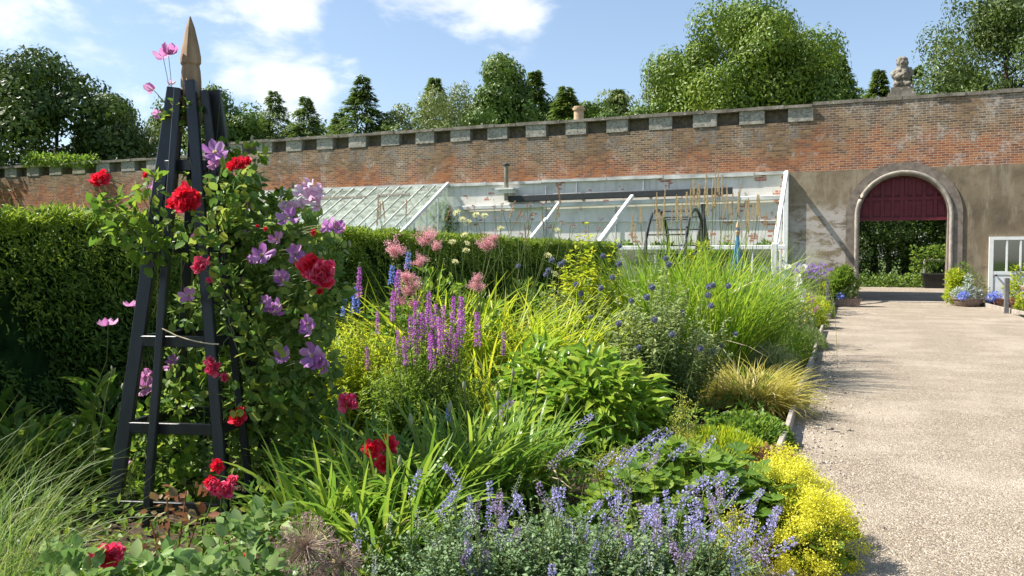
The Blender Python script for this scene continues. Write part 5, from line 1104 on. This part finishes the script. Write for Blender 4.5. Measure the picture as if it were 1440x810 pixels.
bushmass('', '', '', [(200, 640, 4.9, 26), (215, 690, 4.8, 28), (185, 705, 4.75, 22), (245, 560, 4.9, 24), (250, 620, 4.85, 26), (262, 680, 4.75, 26), (205, 590, 5.0, 20), (330, 690, 4.8, 26), (300, 520, 4.75, 18), (420, 610, 4.7, 20)], M['midgreen'], 620, .06, .04, 604, TL, parent=t, partname='sun_tinted_foliage')  # sunlit look put into the colour: yellower green leaves among the vine leaves
bushmass('', '', '', CB, M['vine_leaf'], 5600, .066, .046, 600, TL, parent=t, up=.6)
g = np.random.default_rng(601)
bushmass('', '', '', [(320, 205, 4.8, 14), (258, 170, 4.75, 10), (250, 150, 4.75, 9), (240, 165, 4.75, 8), (275, 145, 4.72, 6), (268, 152, 4.72, 6), (360, 215, 4.8, 12), (345, 265, 4.75, 22), (300, 275, 4.7, 14), (395, 285, 4.8, 14), (350, 250, 4.7, 14)], M['midgreen'], 420, .055, .034, 602, TL, parent=t, partname='sun_tinted_foliage')  # upper leaves in the same yellower green, sunlight painted by leaf colour
CLS = [(302, 215, 0, 1.25), (308, 225, 1, .8), (405, 307, 0, 1.15), (369, 360, 0, 1.15), (397, 502, 0, 1.0), (440, 500, 1, 1.3), (437, 462, 1, 1.0), (445, 510, 0, .9), (415, 357, 0, .9), (400, 395, 1, .9), (385, 432, 0, 1.0), (470, 320, 1, .9), (460, 318, 0, .7), (460, 516, 1, .8), (390, 337, 2, .8), (386, 440, 1, .9), (375, 425, 1, .7), (412, 352, 2, .6), (452, 505, 2, 1.0), (432, 455, 0, .8), (395, 388, 2, .7), (478, 322, 2, .7), (355, 365, 1, .6), (300, 232, 2, .6)]
def bloomat(u, v, d, k, s, n=None, lst=CLEM, plant=None, stem=True, src=None, sr=.0018):
    p = V(*at(u, v, d)); n = n or TOCAM(g); inst(lst[k], 'bloom', plant or t, p, n, g.uniform(0, 6.28), s)
    if stem: q = V(*src) if src is not None else p * .75 + (OC + V(0, 0, p[2] - .12)) * .25; return curve(q, p - V(*n) / np.linalg.norm(n) * .004, .015, 7)
ST = [bloomat(u, v, 4.55, k, s) for u, v, k, s in CLS]
ST += [bloomat(u, v, 4.45, k, s) for u, v, k, s in ((265, 416, 2, .85),)]
ST += [bloomat(u, v, 4.75, k, s, n=(g.normal(.3, .4), -.6, .4)) for u, v, k, s in ((205, 545, 2, 1.1), (208, 530, 4, .9), (196, 350 + 80, 4, .7), (240, 515, 2, .7), (178, 648, 2, .6), (188, 720, 0, .8), (243, 507, 0, .6), (213, 268, 2, .9), (228, 215, 2, .6), (292, 228, 2, .5), (350, 290, 2, .6), (346, 330, 2, .5), (275, 335, 2, .5), (338, 395, 4, .6))]
ST += [bloomat(u, v, 4.7, 3, s) for u, v, s in ((428, 272, 1.0), (442, 282, 1.1), (452, 270, .9), (436, 262, .8), (425, 290, .8), (412, 292, .7), (400, 292, .7), (450, 290, .8))]
p0 = at(246, 170, 4.75)
ST += [bloomat(237, 78, 4.75, 4, 1.25, n=(.1, -.15, 1), src=p0), bloomat(229, 80, 4.76, 2, .9, n=(-.5, 0, .8), src=p0), bloomat(216, 127, 4.75, 4, .95, n=(-.7, -.2, .5), src=p0), bloomat(240, 118, 4.77, 3, .45, src=p0), bloomat(222, 160, 4.75, 2, .5, src=p0)]
for i in range(16):   # twining main stems
    a = g.integers(0, 4); l = legs[a]; z = np.linspace(0, g.uniform(1.3, 2.45), 16); w_ = g.uniform(0, 6)
    ST2 = np.array([at_leg(l, zz) * .75 + OC * .25 + V(0, 0, zz * .25) * 1 + V(.06 * math.sin(zz * 7 + w_), .06 * math.cos(zz * 7 + w_), 0) + g.normal(0, .012, 3) for zz in z]); 
    idx = np.linspace(0, 15, 7).astype(int); ST.append(ST2[idx])
mb = MB(); tubes(mb, np.array([s for s in ST]), .0022, 4, rnd=g.random(len(ST))); mb.build('stem', M['stem'], t, smooth=True)
for u, v in ((354, 197), (378, 203), (212, 200), (412, 262), (432, 395), (478, 330), (492, 345), (365, 250), (330, 262), (450, 360), (468, 385), (395, 275), (395, 415)):
    inst(BUD, 'flower_bud', t, V(*at(u, v, 4.75)), (g.normal(0, .15), g.normal(0, .15), 1), 0, .7)
# climbing rose
t = thing('climbing_rose', 'climbing rose with large red blooms on the obelisk', 'rose', tuple(OC - rt * .1 - fw * .3))
RS = [(258, 272, 4.35, 0, 1.1), (262, 288, 4.33, 0, 1.25), (250, 283, 4.36, 1, 1.0), (270, 280, 4.38, 1, .9), (284, 373, 4.35, 2, 1.0), (437, 375, 4.5, 0, 1.35), (454, 383, 4.48, 3, 1.45), (446, 390, 4.47, 2, 1.1), (458, 395, 4.5, 0, .9), (141, 253, 4.5, 1, .95), (205, 247, 4.5, 0, .45), (338, 230, 4.5, 0, .8), (328, 233, 4.5, 1, .7), (347, 228, 4.5, 0, .6), (300, 518, 4.4, 3, .8), (296, 510, 4.4, 2, .6), (317, 530, 4.4, 2, .5), (334, 587, 4.5, 1, .85), (339, 580, 4.5, 0, .6), (441, 327, 4.6, 0, .4), (373, 322, 4.6, 0, .25), (362, 318, 4.6, 0, .22), (294, 395, 4.35, 2, .35), (450, 410, 4.5, 0, .4)]
ST = []
for u, v, d, k, s in RS: ST.append(bloomat(u, v, d, k, s * 1.15, lst=ROSE, plant=t))
for s_ in ST:
    mb = MB(); tubes(mb, np.array([s_]), .003, 5, rnd=g.random()); mb.build('stem', M['stem'], t, smooth=True)
paths = [((175, 330), (240, 345)), ((145, 300), (215, 345)), ((130, 270), (190, 330)), ((200, 280), (225, 340)), ((141, 258), (170, 320)), ((185, 390), (190, 330)), ((205, 250), (215, 300)), ((300, 520), (330, 470)), ((330, 470), (300, 400)), ((340, 430), (400, 560)), ((320, 440), (370, 500)), ((285, 378), (340, 450)), ((350, 540), (300, 430)), ((400, 470), (340, 560))]
for a, b in paths:
    mb = MB(); tubes(mb, curve(at(a[0], a[1], 4.5), at(b[0], b[1], 4.6), .04, 8, .006, g)[None], .003, 5, rnd=g.random()); mb.build('cane', M['stem'], t, smooth=True)
bushmass('', '', '', [(150, 300, 4.5, 22), (185, 318, 4.5, 26), (205, 345, 4.5, 26), (142, 325, 4.5, 14), (225, 320, 4.5, 24), (170, 280, 4.5, 14), (135, 290, 4.5, 12), (240, 350, 4.5, 18), (200, 290, 4.5, 16), (215, 260, 4.5, 16), (195, 370, 4.5, 14)], M['midgreen'], 260, .062, .04, 610, TL, parent=t, up=.3)
bushmass('', '', '', [(285, 265, 4.45, 14), (330, 255, 4.5, 26), (345, 240, 4.5, 18), (310, 290, 4.45, 26), (280, 310, 4.4, 16), (310, 320, 4.45, 24), (300, 350, 4.45, 18), (320, 400, 4.5, 24), (350, 430, 4.5, 20), (290, 300, 4.4, 14), (345, 465, 4.45, 20), (365, 490, 4.4, 24), (340, 560, 4.45, 24), (370, 540, 4.45, 22), (420, 420, 4.5, 24), (400, 550, 4.5, 20), (330, 275, 4.45, 24), (270, 345, 4.4, 14)], M['rose_leaf'], 420, .06, .042, 611, TL, parent=t, partname='foliage')
mb = MB(); tubes(mb, np.stack([curve(at(228, 462, 4.38), at(308, 484, 4.36), -.02, 9, .002, g)]), .0035, 5, rnd=1.0); mb.build('twine', M['tan'], t)
t = thing('pink_daisy', 'flat pink flower on a thin stem left of the obelisk', 'flower', tuple(base(165, 4.9)))
place(t, [(152, 457, 4.7, 1.0), (188, 430, 4.7, .9)], [CLEM[2]], 'bloom', sr=.0025, facing=lambda g: (-.1, -.15, 1))
place(t, [(183, 520, 4.8), (158, 520, 4.8), (172, 545, 4.8)], [BUD], 'flower_bud', sr=.0025, sc=.6)

# ---------------------------------------------------------------- pots and planters by the arch
def potthing(name, label, u, vb, vt, w0px, w1px, mat, group=None, rim=True):
    p = G(u, vb); d = p.dot(FW); z = at(u, vt, d).z; r0 = w0px / 2 * d / F; r1 = w1px / 2 * d / F; t = thing(name, label, 'planter', (p.x, p.y, 0), group)
    mb = MB(); lathe(mb, [(0, .01), (r0 * .85, .0), (r0, .04), ((r0 + r1) / 2 * 1.03, z * .5), (r1 * .97, z * .84), (r1 * 1.06, z * .86), (r1 * 1.06, z), (r1 * .95, z), (r1 * .9, z * .85), (0, z * .84)], (p.x, p.y, 0), 28); mb.build('pot', mat, t); 
    return t, p, d, z
t, p, d, z = potthing('bowl_planter', 'weathered round bowl planter at the right jamb of the arch', 1361, 431, 419, 31, 39, M['stonepot'])
bushmass('silver_foliage_plant', 'silver leaved plant with pale blue flowers in the right bowl planter', 'plant', [(1360, 412, d, 9), (1372, 413, d, 8), (1348, 413, d, 8), (1362, 398, d, 5), (1361, 390, d, 3)], M['silver'], 900, .10, .035, 700)
bushmass('blue_flowering_plant', 'pale blue lobelia at the front rim of the right bowl planter', 'plant', [(1351, 416, d - .3, 5), (1354, 416, d - .3, 5), (1357, 415, d - .3, 5)], M['blue'], 260, .05, .035, 701)
bushmass('bushy_shrub', 'bright green feathery shrub against the right jamb of the arch', 'shrub', [(1346, 402, 25.9, 13), (1342, 390, 25.9, 10), (1350, 412, 25.9, 13), (1339, 416, 25.8, 9), (1356, 396, 25.9, 9)], M['lime'], 3200, .13, .035, 702)
bushmass('bushy_shrub', 'thin pale sprays behind the right jamb shrub', 'shrub', [(1362, 384, 26.1, 8), (1352, 378, 26.1, 8), (1372, 395, 26.1, 8), (1382, 410, 26, 8)], M['midgreen'], 500, .13, .02, 703)
p = G(1180, 431); d = p.dot(FW); t = thing('bowl_planter', 'long brown stone planter at the left jamb of the arch', 'planter', (p.x, p.y, 0)); z = at(1180, 419, d).z
mb = MB(); r = 26 * d / F; xs = [(1.0, 0), (1.05, z * .5), (1.1, z * .9), (1.14, z * .92), (1.14, z), (1.0, z), (.9, z * .8)]; c8 = []
for s, zz in xs: c8 += [(p.x - r * s, p.y - .25 * s, zz), (p.x + r * s, p.y - .25 * s, zz), (p.x + r * s, p.y + .25 * s, zz), (p.x - r * s, p.y + .25 * s, zz)]
mb.add(c8, [(j * 4 + i, j * 4 + (i + 1) % 4, (j + 1) * 4 + (i + 1) % 4, (j + 1) * 4 + i) for j in range(6) for i in range(4)]); mb.add(c8[-4:], [(0, 1, 2, 3)]); mb.build('trough', M['stonepot'], t)
bushmass('bushy_shrub', 'ferny bright green shrub in the left trough by the arch', 'shrub', [(1183, 395, d, 15), (1172, 405, d, 14), (1194, 402, d, 12), (1188, 384, d, 9), (1178, 412, d, 12)], M['midgreen'], 3600, .15, .035, 704)
bushmass('bushy_shrub', 'small yellow green plant between the post and the left trough', 'shrub', [(1158, 410, d - 1.5, 7), (1160, 403, d - 1.5, 5)], M['lime'], 500, .1, .04, 705)
bushmass('blue_flowering_plant', 'pale blue flowers over the rim of the left trough', 'plant', [(1182, 416, d - .3, 4), (1185, 416, d - .3, 4), (1180, 416, d - .3, 4)], M['blue'], 180, .05, .035, 706)
bushmass('leafy_border_plant', 'leafy plant with big pale leaves at the right end of the left trough', 'plant', [(1194, 413, d - .2, 7), (1187, 412, d - .2, 5)], M['bluegreen'], 160, .14, .07, 707, TL)
t, p, d, z = potthing('terracotta_pot', 'round terracotta pot with blue flowers nearest the grey post', 1404, 431, 420, 10, 15, M['terracotta'], 'terracotta pots by the white door')
bushmass('blue_flowering_plant', 'clear blue flowers in the round pot by the right grey post', 'plant', [(1397, 417, d, 7), (1403, 416, d, 6), (1393, 419, d, 6)], M['blue'], 500, .05, .035, 708)
t, p, d, z = potthing('terracotta_pot', 'low terracotta pot right of the grey post', 1424, 431, 419, 12, 17, M['terracotta'], 'terracotta pots by the white door')
bushmass('bushy_shrub', 'spiky light green plant in the low pot behind the right grey post', 'plant', [(1422, 405, d, 9), (1428, 398, d, 8), (1425, 412, d, 9)], M['lime'], 700, .12, .03, 709)
t, p, d, z = potthing('terracotta_pot', 'larger terracotta pot holding the clipped small tree', 1441, 428, 403, 18, 28, M['terracotta'], 'terracotta pots by the white door')
t = thing('standard_bay_tree', 'small round headed tree in the larger terracotta pot', 'tree', (p.x, p.y, z * .9))
mb = MB(); tubes(mb, curve((p.x, p.y, z * .85), at(1437, 382, d), 0, 5)[None], .02, 6); mb.build('trunk', M['bark'], t)
bushmass('', '', '', [(1437, 382, d, 13), (1425, 380, d, 9), (1448, 384, d, 12), (1432, 376, d, 7)], M['lime'], 1400, .10, .05, 710, TL, parent=t, partname='crown')
bushmass('bushy_shrub', 'bright green plant at the right edge beneath the clipped tree', 'plant', [(1440, 420, 22.5, 8), (1438, 430, 22, 8)], M['lime'], 500, .1, .035, 711)
t, p, d, z = potthing('black_pot', 'small black pot beside the round blue flowered pot', 1393, 430, 422, 10, 14, M['blackbox'])
# behind the arch
p = G(1318, 405); d = p.dot(FW); t = thing('black_planter_box', 'large black square planter box seen through the arch', 'planter', (p.x, p.y, 0)); z = at(1318, 386, d).z; r = 19 * d / F
mb = MB(); k = .86; v = [(p.x - r * k, p.y - r * k, 0), (p.x + r * k, p.y - r * k, 0), (p.x + r * k, p.y + r * k, 0), (p.x - r * k, p.y + r * k, 0), (p.x - r, p.y - r, z), (p.x + r, p.y - r, z), (p.x + r, p.y + r, z), (p.x - r, p.y + r, z)]
mb.add(v, [(0, 3, 2, 1), (4, 5, 6, 7), (0, 1, 5, 4), (1, 2, 6, 5), (2, 3, 7, 6), (3, 0, 4, 7)]); mb.build('box', M['blackbox'], t)
mb = MB()
for a, b in ((4, 5), (5, 6), (6, 7), (7, 4)): beam(mb, V(*v[a]) + V(0, 0, .03), V(*v[b]) + V(0, 0, .03), .07, .05)
mb.build('rim', M['blackbox'], t)
bushmass('apple_tree', 'small lit fruit tree leaning over the black planter beyond the arch', 'tree', [(1286, 350, d, 6), (1290, 362, d, 8), (1300, 355, d, 7), (1310, 352, d, 7), (1322, 352, d, 8), (1330, 358, d, 8), (1288, 375, d, 7), (1284, 383, d, 6), (1300, 370, d, 6), (1318, 368, d, 8), (1310, 376, d, 6), (1292, 392, d, 4)], M['midgreen'], 800, .13, .075, 720, TL)
mb = MB(); tubes(mb, curve(G(1287, 400), at(1290, 352, d), 0, 6)[None], .05, 6); tag(mb.build('tree_stem', M['bark'], None, loc=tuple(G(1287, 400))), 'thin bare stem of the small fruit tree beyond the arch', 'tree stem')
for u, lab in ((1287, 'small black pot left of the planter box beyond the arch'), (1295, 'second small black pot touching the planter box beyond the arch')): potthing('black_pot', lab, u, 402, 396, 5, 7, M['blackbox'])
a, b = at(1300, 366, d + 1), at(1345, 366, d + 1); t = thing('rustic_bench_back', 'weathered wooden rail on posts behind the black planter', 'rail', (a.x, a.y, 0)); mb = MB(); beam(mb, a, b, .1, .12); mb.build('rail', M['greywood'], t)
for x in (a, b): mb = MB(); beam(mb, (x.x, x.y, 0), (x.x, x.y, x.z), .1, .1, up=(0, 1, 0)); mb.build('post', M['greywood'], t)
# ---------------------------------------------------------------- light, sky
SUN_AZ = (.96, .28); SEL = R(50)
d = Vector((SUN_AZ[0] * math.cos(SEL), SUN_AZ[1] * math.cos(SEL), -math.sin(SEL)))
sl = bpy.data.lights.new('sun', 'SUN'); sl.energy = 4.7; sl.angle = R(.53); sl.color = (1, .95, .87)
so = bpy.data.objects.new('sun', sl); COL.objects.link(so); so.rotation_mode = 'QUATERNION'; so.rotation_quaternion = d.to_track_quat('-Z', 'Y'); so.location = (-20, -10, 30)
wd_ = bpy.data.worlds.new('World'); S.world = wd_; wd_.use_nodes = True; nt = wd_.node_tree; nt.nodes.clear(); N = NT(nt)
out = N.n('OutputWorld'); bg = N.n('Background'); sky = N.n('TexSky'); sky.sky_type = 'NISHITA'; sky.sun_disc = False
sky.sun_elevation = SEL; sky.sun_rotation = math.atan2(-SUN_AZ[0], -SUN_AZ[1]); sky.air_density = 1.0; sky.dust_density = .8; sky.ozone_density = 1.2
tc = N.n('TexCoord'); gen = tc.outputs['Generated']
def blob(u, v, rad, wgt):
    r = ray(u, v).normalized(); x = N.n('VectorMath', operation='DISTANCE'); N.l(gen, x.inputs[0]); x.inputs[1].default_value = r[:]
    return N.math('MULTIPLY', N.math('SUBTRACT', 1.0, N.step(x.outputs['Value'], rad * .1, rad * 1.35)), wgt)
w = None
for b in ((250, -25, .09, .8), (330, 0, .09, .95), (390, 12, .085, 1), (375, 42, .055, .8), (190, -20, .07, .6), (440, -10, .06, .6), (600, -14, .09, .62), (700, -20, .08, .55), (480, 100, .035, .7), (440, 112, .045, .95), (385, 126, .05, 1), (330, 122, .04, .85), (190, 148, .045, .95), (370, 150, .06, .6), (-150, 60, .2, .9), (1700, 40, .2, .8)):
    x = blob(*b); w = x if w is None else N.math('MAXIMUM', w, x)
mp = N.n('Mapping'); N.l(gen, mp.inputs[0]); mp.inputs['Scale'].default_value = (1, 1, 2.2)
n1 = N.noise(mp.outputs[0], 7, 9, .58, .2); n2 = N.noise(mp.outputs[0], 3.2, 5, .5)
f = N.math('ADD', N.math('MULTIPLY', w, .55), N.math('MULTIPLY', N.math('SUBTRACT', n1, .5), 2.3))
f = N.math('MULTIPLY', N.step(f, .2, .72), N.step(w, .0, .25))
shade = N.step(N.math('ADD', n2, N.math('MULTIPLY', n1, .5)), .55, .95)
cc = N.mix(shade, (7.8, 8.0, 8.2), (5.6, 5.9, 6.4))
haze = N.n('SeparateXYZ'); N.l(gen, haze.inputs[0])
skc = N.mix(.12, sky.outputs[0], (5.2, 6.6, 8.6))
N.l(N.mix(N.math('MULTIPLY', f, .93), skc, cc), bg.inputs[0]); bg.inputs[1].default_value = .081
N.l(bg.outputs[0], out.inputs[0])
S.view_settings.view_transform = 'Standard'; S.view_settings.look = 'None'; S.view_settings.gamma = 1; S.view_settings.use_curve_mapping = False
S.view_settings.exposure = 1.12
S.render.engine = 'CYCLES'; S.cycles.max_bounces = 8; S.cycles.diffuse_bounces = 5; S.cycles.glossy_bounces = 2; S.cycles.transmission_bounces = 4; S.cycles.transparent_max_bounces = 12
S.cycles.use_denoising = True
for o in PROTOS:
    if o.users == 0: bpy.data.objects.remove(o)
